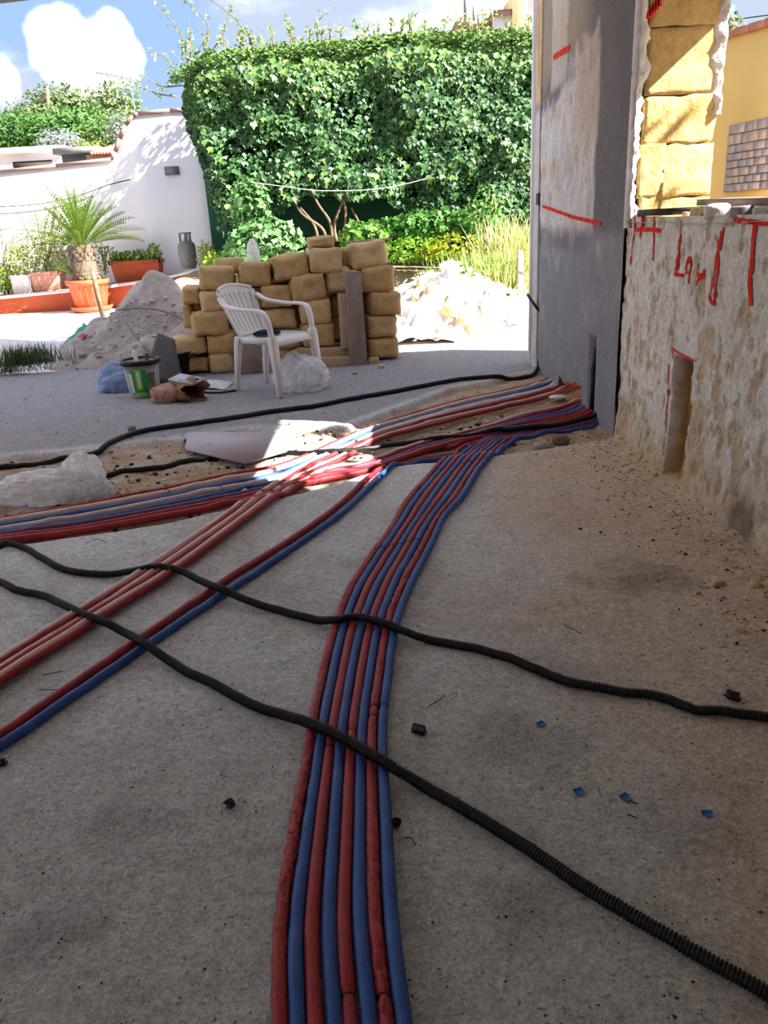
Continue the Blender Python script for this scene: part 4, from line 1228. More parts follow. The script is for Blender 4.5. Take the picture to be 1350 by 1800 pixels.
def build_chair():
    rn, fn, rf = G(418, 688), G(493, 698), G(448, 675)
    fdir = fn - rn; yaw = math.atan2(fdir[1], fdir[0]) + 0.10
    ctr = G(480, 676)
    _o = Matrix.Rotation(yaw, 3, 'Z') @ Vector((0.0, -0.215, 0)); ctr = (rn + fn) / 2 - np.array(_o)
    ch = empty('plastic_chair', (ctr[0], ctr[1], 0), yaw); tag(ch, 'white plastic garden armchair with slatted back in front of the tuff heap', 'chair')
    # seat
    nu, nv = 13, 13
    v = []; f = []
    for i in range(nu):
        u = i / (nu - 1)
        for j in range(nv):
            s = j / (nv - 1) * 2 - 1
            x = -0.205 + 0.455 * u
            hw = 0.165 + 0.065 * u
            z = 0.425 + 0.012 * u - 0.018 * (1 - s * s) * math.sin(math.pi * min(1, u * 1.1)) - 0.05 * max(0, (u - 0.85) / 0.15) ** 2 - 0.012 * abs(s) ** 6
            v.append((x + 0.02 * (1 - s * s) * u, s * hw, z))
    for i in range(nu - 1):
        for j in range(nv - 1):
            a = i * nv + j; f.append((a, a + nv, a + nv + 1, a + 1))
    o = obj('seat', v, f, m_plastic, ch, smooth=True); md = o.modifiers.new('s', 'SOLIDIFY'); md.thickness = 0.012; md.offset = -1
    # apron under the seat edges
    for s in (-1, 1):
        vv, ff = ribbon([(-0.2, s * 0.165, 0.405), (0.02, s * 0.197, 0.412), (0.24, s * 0.23, 0.405)], 0.05, 0.012, (0, 0, 1)); obj('seat_apron', vv, ff, m_plastic, ch)
    # backrest with slots: a curved shell with openings
    nu, nv = 33, 25
    v = []; f = []
    def bp(u, s):
        # u 0 bottom .. 1 top, s -1..1
        hw = 0.165 + 0.055 * u - 0.03 * max(0, (u - 0.86) / 0.14) ** 2
        x = -0.205 - 0.185 * u - 0.012 * math.sin(u * 3.1) + 0.055 * s * s * (0.35 + 0.65 * u)
        z = 0.425 + 0.385 * u - 0.035 * s * s * max(0, (u - 0.8) / 0.2)
        return (x, s * hw, z)
    for j in range(nv):
        for i in range(nu):
            v.append(bp(j / (nv - 1), i / (nu - 1) * 2 - 1))
    for j in range(nv - 1):
        for i in range(nu - 1):
            u = (j + 0.5) / (nv - 1); s = (i + 0.5) / (nu - 1) * 2 - 1
            slot = (i % 4 == 0) and 2 < i < nu - 4 and 0.10 < u < 0.82 and abs(s) < 0.8
            big = False
            if slot or big: continue
            a = j * nu + i; f.append((a, a + nu, a + nu + 1, a + 1))
    o = obj('backrest', v, f, m_plastic, ch, smooth=True); md = o.modifiers.new('s', 'SOLIDIFY'); md.thickness = 0.010; md.offset = 0
    # rolled top edge of the back
    top = [np.array(bp(1.0, s)) for s in np.linspace(-1, 1, 21)]
    vv, ff = tube_geo(np.array(top), 0.012, 8); obj('back_rim', vv, ff, m_plastic, ch, smooth=True)
    for s in (-1, 1):
        # arm: from the back edge forward, bending down into the front leg
        path = catmull([(-0.305, s * 0.205, 0.725), (-0.225, s * 0.235, 0.675), (-0.06, s * 0.258, 0.650), (0.10, s * 0.262, 0.645), (0.170, s * 0.258, 0.625), (0.205, s * 0.252, 0.56), (0.222, s * 0.245, 0.45)], 5)
        n = len(path); t = np.linspace(0, 1, n)
        wd = 0.050 + 0.012 * np.sin(t * math.pi)
        vv, ff = ribbon(path, wd, 0.020, (0, 1, 0)); o = obj('armrest', vv, ff, m_plastic, ch, smooth=False); bevel_mod(o, 0.006, 2)
        # front leg
        path = np.array([(0.217, s * 0.243, 0.46), (0.226, s * 0.240, 0.40), (0.245, s * 0.250, 0.2), (0.262, s * 0.262, 0.0)])
        vv, ff = ribbon(path, [0.062, 0.075, 0.06, 0.045], [0.045, 0.05, 0.04, 0.034], (0, 1, 0)); o = obj('leg', vv, ff, m_plastic, ch); bevel_mod(o, 0.008, 2)
        # rear leg
        path = np.array([(-0.195, s * 0.160, 0.43), (-0.205, s * 0.163, 0.38), (-0.235, s * 0.168, 0.2), (-0.262, s * 0.175, 0.0)])
        vv, ff = ribbon(path, [0.05, 0.055, 0.045, 0.036], [0.05, 0.05, 0.04, 0.032], (0, 1, 0)); o = obj('leg', vv, ff, m_plastic, ch); bevel_mod(o, 0.008, 2)
    # dark gloves on the seat
    seat_c = ch.matrix_basis @ Vector((-0.06, 0.02, 0.425))
    gl = blob('work_gloves', (seat_c[0], seat_c[1], 0.425), (0.085, 0.035, 0.022), 33, mat('dark blue fabric', (52, 62, 82), (34, 40, 54), scale=20, rough=0.9), amp=0.8, freq=4, label='dark blue crumpled gloves lying on the chair seat', cat='gloves')
    gl.rotation_euler = (0, 0, 0.4)
build_chair()

# white bag under the chair
g = G(530, 686)
wb = empty('white_bag', (g[0], g[1] + 0.05, 0)); tag(wb, 'knotted translucent white bag on the slab beside the chair', 'bag')
blob('bag_body', (0, 0, 0), (0.20, 0.17, 0.16), 41, m_bag, amp=0.3, freq=3.4, parent=wb, sub=5)
blob('bag_knot', (-0.05, 0.0, 0.20), (0.06, 0.05, 0.06), 42, m_bag, amp=0.4, freq=3, parent=wb)

# ------------------------------------------------------------------ bucket and rubbish beside it
m_bucket = mat('dusty white bucket', (178, 176, 172), (134, 132, 128), scale=8, rough=0.7)
m_green = mat('green label', (58, 160, 62), (30, 120, 48), scale=6, rough=0.6)
m_lgreen = mat('light green label', (140, 206, 96), (110, 180, 70), scale=6, rough=0.6)
m_label = mat('pale label print', (226, 232, 222), (196, 204, 192), scale=12, rough=0.6)
def build_bucket():
    g = G(250, 700)
    bk = empty('paint_bucket', (g[0], g[1] + 0.1, 0), 0); tag(bk, 'dusty paint bucket with a green label and black rim', 'bucket')
    v, f = lathe_geo([(0.0, 0.0), (0.112, 0.0), (0.116, 0.01), (0.143, 0.285), (0.137, 0.285), (0.11, 0.02), (0.0, 0.02)], 32); obj('bucket_body', v, f, m_bucket, bk, True)
    v, f = lathe_geo([(0.139, 0.262), (0.156, 0.262), (0.158, 0.285), (0.152, 0.297), (0.138, 0.297), (0.136, 0.28)], 32); obj('rim', v, f, m_black, bk, True)
    def patch(name, a0, a1, z0, z1, m_, off=0.002):
        n = 8; v = []; f = []
        for k in range(n + 1):
            a = math.radians(a0 + (a1 - a0) * k / n)
            for z in (z0, z1):
                r = 0.116 + 0.027 * z / 0.285 + off
                v.append((r * math.cos(a), r * math.sin(a), z))
        for k in range(n): f.append((2 * k, 2 * k + 2, 2 * k + 3, 2 * k + 1))
        return obj(name, v, f, m_, bk, True)
    patch('label', 245, 300, 0.03, 0.225, m_green)
    patch('label_band', 262, 283, 0.07, 0.235, m_lgreen, 0.003)
    patch('label_strip', 268, 277, 0.09, 0.215, m_label, 0.004)
    patch('label_base', 250, 295, 0.025, 0.05, m_lgreen, 0.0035)
    patch('label_picture', 302, 330, 0.09, 0.2, mat('dark label picture', (70, 84, 62), (130, 140, 120), scale=20, rough=0.7))
    patch('label_text', 240, 250, 0.05, 0.20, m_label, 0.003)
    # bail handle folded down on the rim
    P = [(0.157 * math.cos(a), 0.157 * math.sin(a) - 0.01, 0.27 - 0.03 * math.sin(a - math.pi)) for a in np.linspace(math.pi, 2 * math.pi, 20)]
    vv, ff = tube_geo(np.array(P), 0.003, 6); obj('bail_handle', vv, ff, m_grey, bk, True)
    base = np.array([g[0], g[1] + 0.1, 0])
    o = add_tube('brush_handle', np.array([(0.02, 0.0, 0.03), (-0.01, 0.0, 0.2), (-0.035, -0.02, 0.36)]) + base, 0.016, m_plastic); tag(o, 'pale tool handle standing in the paint bucket', 'tool')
    o = add_tube('trowel', np.array([(0.0, 0.05, 0.03), (0.04, 0.03, 0.2), (0.06, 0.0, 0.335)]) + base, 0.014, mat('reddish handle', (126, 78, 62), (96, 56, 46), rough=0.7)); tag(o, 'short brown handle sticking out of the paint bucket', 'tool')
build_bucket()

def sheet(name, pts, m_, label, cat, thick=0.004, seed=0, amp=0.03, sub=4):
    """crumpled sheet spanned over a quad of world points"""
    a, b_, c, d = [np.array(p, float) for p in pts]
    n = 8; v = []; f = []
    for i in range(n + 1):
        for j in range(n + 1):
            u, w = i / n, j / n
            p = (a * (1 - u) + b_ * u) * (1 - w) + (d * (1 - u) + c * u) * w
            v.append(p)
    v = np.array(v)
    nr = np.cross(b_ - a, d - a); nr /= np.linalg.norm(nr)
    v = v + nr[None] * (amp * fbm(v[:, 0] * 9, v[:, 1] * 9, v[:, 2] * 9, seed=seed))[:, None]
    v[:, 2] = np.maximum(v[:, 2], 0.004)
    for i in range(n):
        for j in range(n):
            k = i * (n + 1) + j; f.append((k, k + n + 1, k + n + 2, k + 1))
    o = obj(name, v, f, m_, None, smooth=True); md = o.modifiers.new('s', 'SOLIDIFY'); md.thickness = thick; md.offset = 0
    tag(o, label, cat); return o
m_bluebag = mat('blue grey sack', (150, 174, 210), (108, 132, 174), scale=9, rough=0.7)
m_kraft = mat('kraft paper', (158, 118, 92), (120, 84, 64), scale=8, rough=0.85)
m_greysheet = mat('dark grey rubber', (96, 96, 98), (70, 70, 72), scale=5, rough=0.7)
g = G(208, 690)
blob('blue_sack', (g[0] + 0.02, g[1] + 0.1, 0), (0.16, 0.09, 0.13), 51, m_bluebag, amp=0.65, freq=2.6, label='crumpled blue-grey sack left of the paint bucket', cat='sack')
# open brown paper sack
def build_sack():
    g = G(322, 705)
    sk = empty('paper_sack', (g[0], g[1] + 0.08, 0), -0.35); tag(sk, 'torn brown paper sack lying open right of the bucket', 'sack')
    n, m = 20, 7; v = []; f = []
    for i in range(m):
        x = -0.17 + 0.34 * i / (m - 1)
        for k in range(n):
            a = 2 * math.pi * k / n
            r = 1 + 0.28 * math.sin(3 * a + i * 0.9) * 0.6 + 0.12 * math.sin(5 * a - i)
            y = 0.105 * math.cos(a) * r; z = 0.075 + 0.085 * math.sin(a) * r * (0.75 + 0.35 * i / (m - 1))
            v.append((x + 0.03 * math.sin(4 * a), y, max(0.003, z)))
    for i in range(m - 1):
        for k in range(n):
            k2 = (k + 1) % n; f.append((i * n + k, i * n + k2, (i + 1) * n + k2, (i + 1) * n + k))
    f.append(tuple(range(n)))
    o = obj('sack_body', v, f, m_kraft, sk); md = o.modifiers.new('s', 'SOLIDIFY'); md.thickness = 0.004
    n2 = 6
    b = MB(); b.box((-0.1, -0.05, 0.155), (0.16, 0.09, 0.165)); o = b.build('printed_flap', mat('pale printed paper', (196, 196, 204), (150, 156, 172), scale=16, rough=0.8), sk, rot=(0.15, 0.1, 0.2))
    sk.rotation_euler[2] = -0.75
build_sack()
g = G(293, 708)
blob('crumpled_paper', (g[0], g[1] + 0.05, 0), (0.11, 0.08, 0.075), 53, mat('pinkish kraft paper', (186, 152, 136), (140, 104, 88), scale=10, rough=0.85), amp=0.55, freq=2.2, label='crumpled pinkish paper right in front of the bucket', cat='paper')
# tilted grey slab and black tub behind the bucket
pa = [D(246, 652, 6.6), D(318, 648, 6.62), D(306, 596, 6.75), D(278, 586, 6.8)]; pa[0][2] = 0.02; pa[1][2] = 0.02
sheet('grey_rubber_sheet', pa, m_greysheet, 'dark grey tilted sheet behind the paint bucket', 'sheet', thick=0.02, seed=3, amp=0.012)
g = G(305, 664)
tub = empty('black_tub', (g[0], g[1] + 0.1, 0)); tag(tub, 'black rubber tub standing between bucket and tuff heap', 'tub')
v, f = lathe_geo([(0.0, 0.0), (0.12, 0.0), (0.16, 0.2), (0.175, 0.205), (0.175, 0.22), (0.15, 0.215), (0.115, 0.02), (0, 0.02)], 28); obj('tub_body', v, f, m_black, tub, True)
P = [(0.17 + 0.03 * math.sin(a), 0.05 * math.cos(a), 0.19) for a in np.linspace(0, math.pi, 8)]
vv, ff = tube_geo(np.array(P), 0.01, 6); obj('tub_handle', vv, ff, m_black, tub, True)
# flattened rag and dark stick between sack and chair
sheet('flat_rag', [G(352, 682, .01), G(395, 684, .01), G(410, 672, .01), G(365, 668, .012)], mat('pale rag', (214, 206, 204), (178, 170, 168), rough=0.9), 'pale flat rag on the slab between sack and chair', 'rag', seed=8, amp=0.02)
o = add_tube('dark_strip', catmull([G(350, 689, .008), G(385, 690, .01), G(415, 686, .008)], 5), 0.008, m_tie); tag(o, 'thin dark strip lying beside the left chair leg', 'strip')
o = blob('floor_pebble', G(232, 756), (0.03, 0.025, 0.02), 57, m_concrete, amp=0.3, sub=2, label='lone grey pebble on the slab beyond the hose', cat='pebble')
# litter on the far slab
rng = np.random.default_rng(8)
pts = []
while len(pts) < 500:
    q = (rng.random() * 900, 640 + rng.random() * 150); g = G(*q)
    if g[1] > 4.6 and g[0] < 1.3 and g[1] < 7.6: pts.append((g[0], g[1], float(floor_z(g[0], g[1])) + 0.001))
sz = 0.003 + 0.007 * rng.random(len(pts)) ** 3
cc = np.where((rng.random(len(pts)) < 0.55)[:, None], np.array(lin((104, 94, 90))), np.array(lin((212, 200, 186))))
o = stones_mesh('slab_crumbs', np.array(pts), sz, m_grit, cc); tag(o, 'crumbs scattered over the far slab', 'crumbs', kind='stuff')

# ------------------------------------------------------------------ leaves
IVY = (np.array([(0, -0.45, 0), (0.42, -0.28, 0.06), (0.5, 0.05, 0.08), (0.22, 0.16, 0.03), (0, 0.6, -0.04), (-0.22, 0.16, 0.03), (-0.5, 0.05, 0.08), (-0.42, -0.28, 0.06), (0, 0.0, 0.0)]),
       [(8, 0, 1), (8, 1, 2), (8, 2, 3), (8, 3, 4), (8, 4, 5), (8, 5, 6), (8, 6, 7), (8, 7, 0)])
OVAL = (np.array([(0, -0.5, 0), (0.24, -0.1, 0.05), (0.2, 0.22, 0.04), (0, 0.5, -0.05), (-0.2, 0.22, 0.04), (-0.24, -0.1, 0.05)]), [(0, 1, 2, 3), (0, 3, 4, 5)])
BLADE = (np.array([(-0.018, 0, 0), (0.018, 0, 0), (0.014, 0.55, 0.03), (-0.014, 0.55, 0.03), (0, 1.0, 0.12)]), [(0, 1, 2, 3), (3, 2, 4)])

def scatter(name, P, N_, S, C, shape, material, parent=None, up=None, seed=0, roll=None):
    """one mesh of many leaves: positions, normals, sizes, colours"""
    rng = np.random.default_rng(seed)
    bv, bf = shape
    n = len(P)
    N_ = np.asarray(N_, float); N_ = N_ / (np.linalg.norm(N_, axis=1)[:, None] + 1e-9)
    if up is None:
        up = rng.normal(size=(n, 3))
    T = np.cross(np.broadcast_to(up, (n, 3)), N_); T /= np.linalg.norm(T, axis=1)[:, None] + 1e-9
    B = np.cross(N_, T)
    V_ = (bv[None, :, 0, None] * T[:, None] + bv[None, :, 1, None] * B[:, None] + bv[None, :, 2, None] * N_[:, None]) * np.asarray(S)[:, None, None] + np.asarray(P)[:, None]
    k = len(bv)
    if len(set(len(fc) for fc in bf)) == 1:
        f = (np.array(bf)[None] + (k * np.arange(n))[:, None, None]).reshape(-1, len(bf[0]))
    else:
        f = [tuple(int(i + q * k) for i in fc) for q in range(n) for fc in bf]
    o = obj(name, V_.reshape(-1, 3), f, material, parent, colors=np.repeat(np.asarray(C), k, axis=0))
    return o

def leaf_cols(n, c1, c2, rng, bright=0.25):
    t = rng.random((n, 1)); a, b_ = np.array(lin(c1)), np.array(lin(c2))
    return (a * (1 - t) + b_ * t) * (1 + bright * (rng.random((n, 1)) - 0.5))

def foliage(name, c, rad, n, size, c1, c2, parent=None, shape=OVAL, seed=0, material=None, shell=0.55, rel=True):
    rng = np.random.default_rng(seed)
    d = rng.normal(size=(n, 3)); d /= np.linalg.norm(d, axis=1)[:, None]
    lump = 1 + 0.25 * fbm(d[:, 0] * 2.2 + seed, d[:, 1] * 2.2, d[:, 2] * 2.2, seed=seed)
    r = (shell + (1 - shell) * rng.random(n)) * lump
    P = np.asarray(c)[None] + d * r[:, None] * np.asarray(rad)[None]
    N_ = d + 0.7 * rng.normal(size=(n, 3)) + np.array([0, 0, 0.4])
    S = size * (0.7 + 0.6 * rng.random(n))
    return scatter(name, P, N_, S, leaf_cols(n, c1, c2, rng) * 0.62, shape, material or m_leafsoft, parent, seed=seed)

# ------------------------------------------------------------------ the ivy hedge
HY = 11.3
def hedge_outline():
    top = [(296, 120), (330, 98), (380, 84), (450, 80), (520, 72), (600, 66), (680, 60), (760, 52), (850, 46), (930, 48), (990, 50)]
    left = [(300, 150), (303, 195), (318, 235), (334, 270), (344, 310), (356, 345), (372, 380)]
    return [D(x, y, HY) for x, y in top], [D(x, y, HY) for x, y in left]
def build_hedge():
    rng = np.random.default_rng(12)
    top, left = hedge_outline()
    tx = np.array([p[0] for p in top]); tz = np.array([p[2] for p in top])
    lz = np.array([p[2] for p in left])[::-1]; lx = np.array([p[0] for p in left])[::-1]
    bot_px = [(372, 400), (420, 425), (460, 400), (500, 372), (540, 345), (600, 352), (650, 350), (720, 365), (800, 380), (860, 405), (960, 420)]
    bp_ = np.array([D(x, y, HY) for x, y in bot_px]); bx, bzz = bp_[:, 0], bp_[:, 2]
    hd = empty('ivy_hedge', (-0.1, HY + 0.6, 0.3)); tag(hd, 'tall dense ivy hedge filling the back of the garden', 'hedge')
    base = np.array(hd.location)
    def bulge(x, z):
        return 0.28 * fbm(x * 1.4, z * 1.4, seed=131, octv=3) + 0.10 * fbm(x * 5, z * 5, seed=133, octv=2)
    xmin, xmax = -2.55, 4.3
    def inside(x, z, m=0.0):
        t = np.interp(x, tx, tz) + 0.12 * fbm(x * 4, x * 0, seed=135, octv=4); b0 = np.interp(x, bx, bzz) + 0.10 * fbm(x * 4, x * 0 + 3, seed=136)
        l = np.interp(z, lz, lx) + 0.05 * fbm(z * 6, z * 0, seed=137)
        return (z < t - m) & (z > b0 + m) & (x > l + m)
    # front leaves
    n = 60000
    x = xmin + (xmax - xmin) * rng.random(n); z = 1.0 + 2.75 * rng.random(n)
    k = inside(x, z); x, z = x[k], z[k]
    gap = fbm(x * 3.2, z * 4.5, seed=141, octv=3)
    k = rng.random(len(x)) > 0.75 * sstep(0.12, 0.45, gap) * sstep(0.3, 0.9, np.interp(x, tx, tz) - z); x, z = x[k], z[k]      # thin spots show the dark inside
    layer = rng.random(len(x)) ** 1.5
    y = HY + 0.1 - bulge(x, z) * 0.9 + 0.30 * layer
    # round over at the left end and at the top
    l = np.interp(z, lz, lx); t = np.interp(x, tx, tz)
    y = y + 0.5 * np.clip(1 - (x - l) / 0.45, 0, 1) ** 2 + 0.5 * np.clip(1 - (t - z) / 0.4, 0, 1) ** 2
    P = np.stack([x, y, z], 1)
    N_ = np.stack([-0.05 + 0.42 * rng.normal(size=len(x)), -1 + 0.25 * rng.normal(size=len(x)), 0.45 + 0.35 * rng.normal(size=len(x))], 1)
    S = 0.062 * (0.65 + 0.7 * rng.random(len(x)))
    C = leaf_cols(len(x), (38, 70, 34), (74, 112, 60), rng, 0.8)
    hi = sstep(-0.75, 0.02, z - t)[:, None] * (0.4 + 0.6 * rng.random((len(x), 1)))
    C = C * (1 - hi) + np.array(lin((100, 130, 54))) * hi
    yg = (rng.random(len(x)) < 0.06)[:, None] * np.ones((1, 3))
    C = C * (1 - yg) + np.array(lin((116, 144, 66))) * yg
    up = np.stack([0.25 * rng.normal(size=len(x)), 0.2 * rng.normal(size=len(x)), -np.ones(len(x))], 1)
    # the 300 foremost leaves are objects of their own, the rest one mass
    order = np.argsort(layer - 0.25 * (bulge(x, z) > 0.05))
    vis = order[(P[order, 0] > -2.35) & (P[order, 0] < 2.1)][:280]
    rest = np.ones(len(x), bool); rest[vis] = False
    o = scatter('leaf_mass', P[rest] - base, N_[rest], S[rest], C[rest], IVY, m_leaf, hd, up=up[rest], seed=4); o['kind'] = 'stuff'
    variants = []
    for q in range(6):
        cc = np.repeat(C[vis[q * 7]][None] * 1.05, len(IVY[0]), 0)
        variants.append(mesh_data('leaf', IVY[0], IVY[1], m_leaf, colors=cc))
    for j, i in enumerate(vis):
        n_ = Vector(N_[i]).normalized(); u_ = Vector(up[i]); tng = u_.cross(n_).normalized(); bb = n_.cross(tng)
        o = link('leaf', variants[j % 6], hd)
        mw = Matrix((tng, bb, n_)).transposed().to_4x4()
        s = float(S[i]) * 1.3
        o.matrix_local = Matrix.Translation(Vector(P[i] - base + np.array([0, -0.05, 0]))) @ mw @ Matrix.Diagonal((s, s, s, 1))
    # top and rear leaves so that the hedge has depth
    n = 11000
    x = xmin + (xmax - xmin) * rng.random(n); t = np.interp(x, tx, tz)
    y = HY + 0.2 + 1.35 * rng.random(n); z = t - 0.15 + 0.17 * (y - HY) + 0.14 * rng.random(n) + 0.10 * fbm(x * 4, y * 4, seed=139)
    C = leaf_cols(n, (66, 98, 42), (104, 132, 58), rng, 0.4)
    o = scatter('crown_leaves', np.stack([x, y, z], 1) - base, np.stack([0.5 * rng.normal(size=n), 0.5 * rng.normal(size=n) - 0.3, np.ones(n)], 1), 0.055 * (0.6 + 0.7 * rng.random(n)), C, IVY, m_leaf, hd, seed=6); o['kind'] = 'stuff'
    # dark woody inside
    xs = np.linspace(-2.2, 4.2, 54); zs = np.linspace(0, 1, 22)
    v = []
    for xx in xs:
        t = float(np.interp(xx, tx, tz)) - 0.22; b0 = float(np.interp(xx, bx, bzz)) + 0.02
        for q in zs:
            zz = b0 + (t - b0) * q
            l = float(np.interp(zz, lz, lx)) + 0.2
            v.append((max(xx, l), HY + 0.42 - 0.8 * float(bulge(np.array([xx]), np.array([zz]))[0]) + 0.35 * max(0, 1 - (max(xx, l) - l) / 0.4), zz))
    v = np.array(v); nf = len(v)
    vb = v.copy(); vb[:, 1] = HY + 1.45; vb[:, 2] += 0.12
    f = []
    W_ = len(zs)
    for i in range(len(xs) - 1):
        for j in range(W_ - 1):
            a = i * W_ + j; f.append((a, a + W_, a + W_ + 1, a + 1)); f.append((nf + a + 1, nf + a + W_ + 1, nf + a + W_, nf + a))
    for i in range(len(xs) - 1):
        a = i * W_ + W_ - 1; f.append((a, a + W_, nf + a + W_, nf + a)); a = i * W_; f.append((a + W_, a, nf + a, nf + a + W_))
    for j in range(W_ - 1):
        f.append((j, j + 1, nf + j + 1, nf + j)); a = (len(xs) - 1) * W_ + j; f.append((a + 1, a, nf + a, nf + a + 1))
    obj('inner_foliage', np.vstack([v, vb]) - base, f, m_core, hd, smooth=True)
    # stems at the foot
    stems = [[(585, 425), (580, 390), (560, 360), (545, 330)], [(592, 425), (588, 395), (600, 360), (612, 335)], [(575, 425), (565, 400), (530, 375), (515, 345)], [(598, 425), (607, 395), (606, 360), (600, 335)], [(560, 425), (552, 395), (528, 365)], [(640, 425), (632, 395), (618, 365)]]
    for s in stems:
        P = catmull([D(x_, y_, HY + 0.05) - base for x_, y_ in s], 5)
        v, f = tube_geo(P, np.linspace(0.024, 0.014, len(P)), 7); obj('stem', v, f, m_bark, hd, True)
    # loose shoots over the top
    shoots = [[(330, 110), (322, 70), (305, 42), (285, 15), (268, -5)], [(345, 95), (365, 60), (360, 35), (325, 0)], [(372, 90), (392, 60), (405, 12)], [(420, 85), (428, 55), (405, 25), (365, -4)], [(335, 100), (333, 36)], [(320, 150), (285, 152), (255, 135), (245, 130)],
              [(310, 170), (280, 165), (250, 155), (238, 148)], [(440, 85), (437, 62), (430, 45)], [(305, 120), (290, 100), (262, 92)], [(560, 72), (555, 45), (575, 20)], [(640, 65), (650, 40)], [(725, 58), (720, 35), (735, 22)], [(850, 45), (848, 25)], [(520, 75), (505, 50), (512, 38)]]
    for q in range(26):
        px_ = 320 + q * 24 + 8 * math.sin(q * 5.1); py_ = float(np.interp(px_, [300, 380, 520, 680, 850, 930], [110, 86, 72, 60, 46, 48]))
        h_ = 14 + 16 * rng.random(); dx_ = 14 * (rng.random() - 0.5)
        shoots.append([(px_, py_ + 8), (px_ + dx_ * 0.4, py_ - h_ * 0.5), (px_ + dx_, py_ - h_)])
    for i, s in enumerate(shoots):
        P = catmull([D(x_, y_, HY + 0.35) - base for x_, y_ in s], 6)
        v, f = tube_geo(P, np.linspace(0.010, 0.004, len(P)), 5); sh = obj('shoot', v, f, m_bark, hd, True)
        k = rng.integers(0, len(P), 26); pp = P[k] + rng.normal(0, 0.035, (26, 3))
        lv = scatter('shoot_leaves', pp, rng.normal(size=(26, 3)) + np.array([0, -0.6, 0.6]), 0.05 * (0.5 + rng.random(26)), leaf_cols(26, (110, 140, 60), (150, 170, 80), rng), OVAL, m_leaf, sh, seed=i); lv['kind'] = 'stuff'
build_hedge()

# fence of green sheet behind the hedge foot
b = MB()
q0 = D(361, 330, 12.95)
b.box((q0[0], 12.95, 0.3), (4.2, 13.0, 2.3)); o = b.build('green_screen', mat('dark green screen', (16, 74, 52), (10, 56, 40), scale=3, rough=0.7)); tag(o, 'dark green screen panel behind the ivy foot', 'screen')

# ------------------------------------------------------------------ white garden wall
WY0, WY1 = 13.35, 13.25
def wall_pt(px, py):
    p0 = np.array([-6.0, WY0, 0]); u = np.array([3.55, WY1 - WY0, 0]); u = u / np.linalg.norm(u)
    return V(px, py, p0, u)
def build_garden_wall():
    prof = [(-260, 326), (0, 305), (100, 294), (198, 283), (205, 268), (213, 245), (224, 222), (236, 206), (244, 203), (300, 197), (330, 196), (362, 194)]
    base_px = 700
    w = empty('garden_wall', wall_pt(180, 480) * np.array([1, 1, 0])); tag(w, 'white plastered garden wall swept up towards the hedge', 'wall'); loc = np.array(w.location)
    top = [wall_pt(x, y) for x, y in prof]
    nr = np.array([WY0 - WY1, 3.55, 0]); nr /= np.linalg.norm(nr)      # away from camera
    v = []; n = len(top)
    for p in top: v.append(p - loc)
    for p in top: v.append(np.array([p[0], p[1], -0.1]) - loc)
    for p in top: v.append(p + nr * 0.22 - loc)
    for p in top: v.append(np.array([p[0], p[1], -0.1]) + nr * 0.22 - loc)
    f = []
    for i in range(n - 1):
        f += [(n + i, n + i + 1, i + 1, i), (2 * n + i, 2 * n + i + 1, 3 * n + i + 1, 3 * n + i), (i, i + 1, 2 * n + i + 1, 2 * n + i)]
    f += [(0, 2 * n, 3 * n, n), (n - 1, 2 * n - 1, 4 * n - 1, 3 * n - 1)]
    obj('wall_body', v, f, m_whitewall, w)
    # coping in separate lengths
    def cope(a, b_, th=0.05, over=0.03):
        a, b_ = np.array(a), np.array(b_)
        up = np.array([0, 0, 1.0]); d = b_ - a; nn = np.cross(nr, d); nn = nn / np.linalg.norm(nn)
        if nn[2] < 0: nn = -nn
        v = []
        for p in (a, b_):
            for (o_, h) in ((-over, 0), (0.22 + over, 0), (0.22 + over, th), (-over, th)):
                v.append(p + nr * o_ + nn * h - loc)
        obj('coping_stone', v, [(0, 1, 5, 4), (1, 2, 6, 5), (2, 3, 7, 6), (3, 0, 4, 7), (3, 2, 1, 0), (4, 5, 6, 7)], m_coping, w)
    for i in range(n - 1):
        a, b_ = top[i], top[i + 1]
        m = max(1, int(np.linalg.norm(b_ - a) / 0.75))
        for k in range(m):
            cope(a + (b_ - a) * (k / m + 0.004), a + (b_ - a) * ((k + 1) / m - 0.004))
    # vent plate
    a, c = wall_pt(289, 294), wall_pt(316, 306)
    b = MB(); b.box((-(c[0] - a[0]) / 2, -0.02, -0.06), ((c[0] - a[0]) / 2, 0.0, 0.06)); mid = (a + c) / 2
    vp = b.build('vent_plate', m_grey, None, loc=mid - nr * 0.004, rot=(0, 0, math.atan2(WY1 - WY0, 3.55))); tag(vp, 'small grey vent plate on the white garden wall', 'vent')
    # slack line strung along the wall
    P = catmull([wall_pt(x, y) - nr * 0.05 for x, y in ((-150, 372), (0, 364), (60, 360), (110, 352), (150, 341), (190, 326), (230, 316))], 6)
    o = add_tube('clothes_line', P, 0.008, m_tie, n=5); tag(o, 'slack dark line strung along the white garden wall', 'line')
    P = catmull([D(x, y, HY - 0.35) for x, y in ((440, 320), (500, 328), (560, 335), (640, 334), (700, 326), (750, 314))], 6)
    o = add_tube('rope', P, 0.0045, m_plastic, n=5); tag(o, 'thin white cord sagging across the ivy hedge', 'cord')
build_garden_wall()

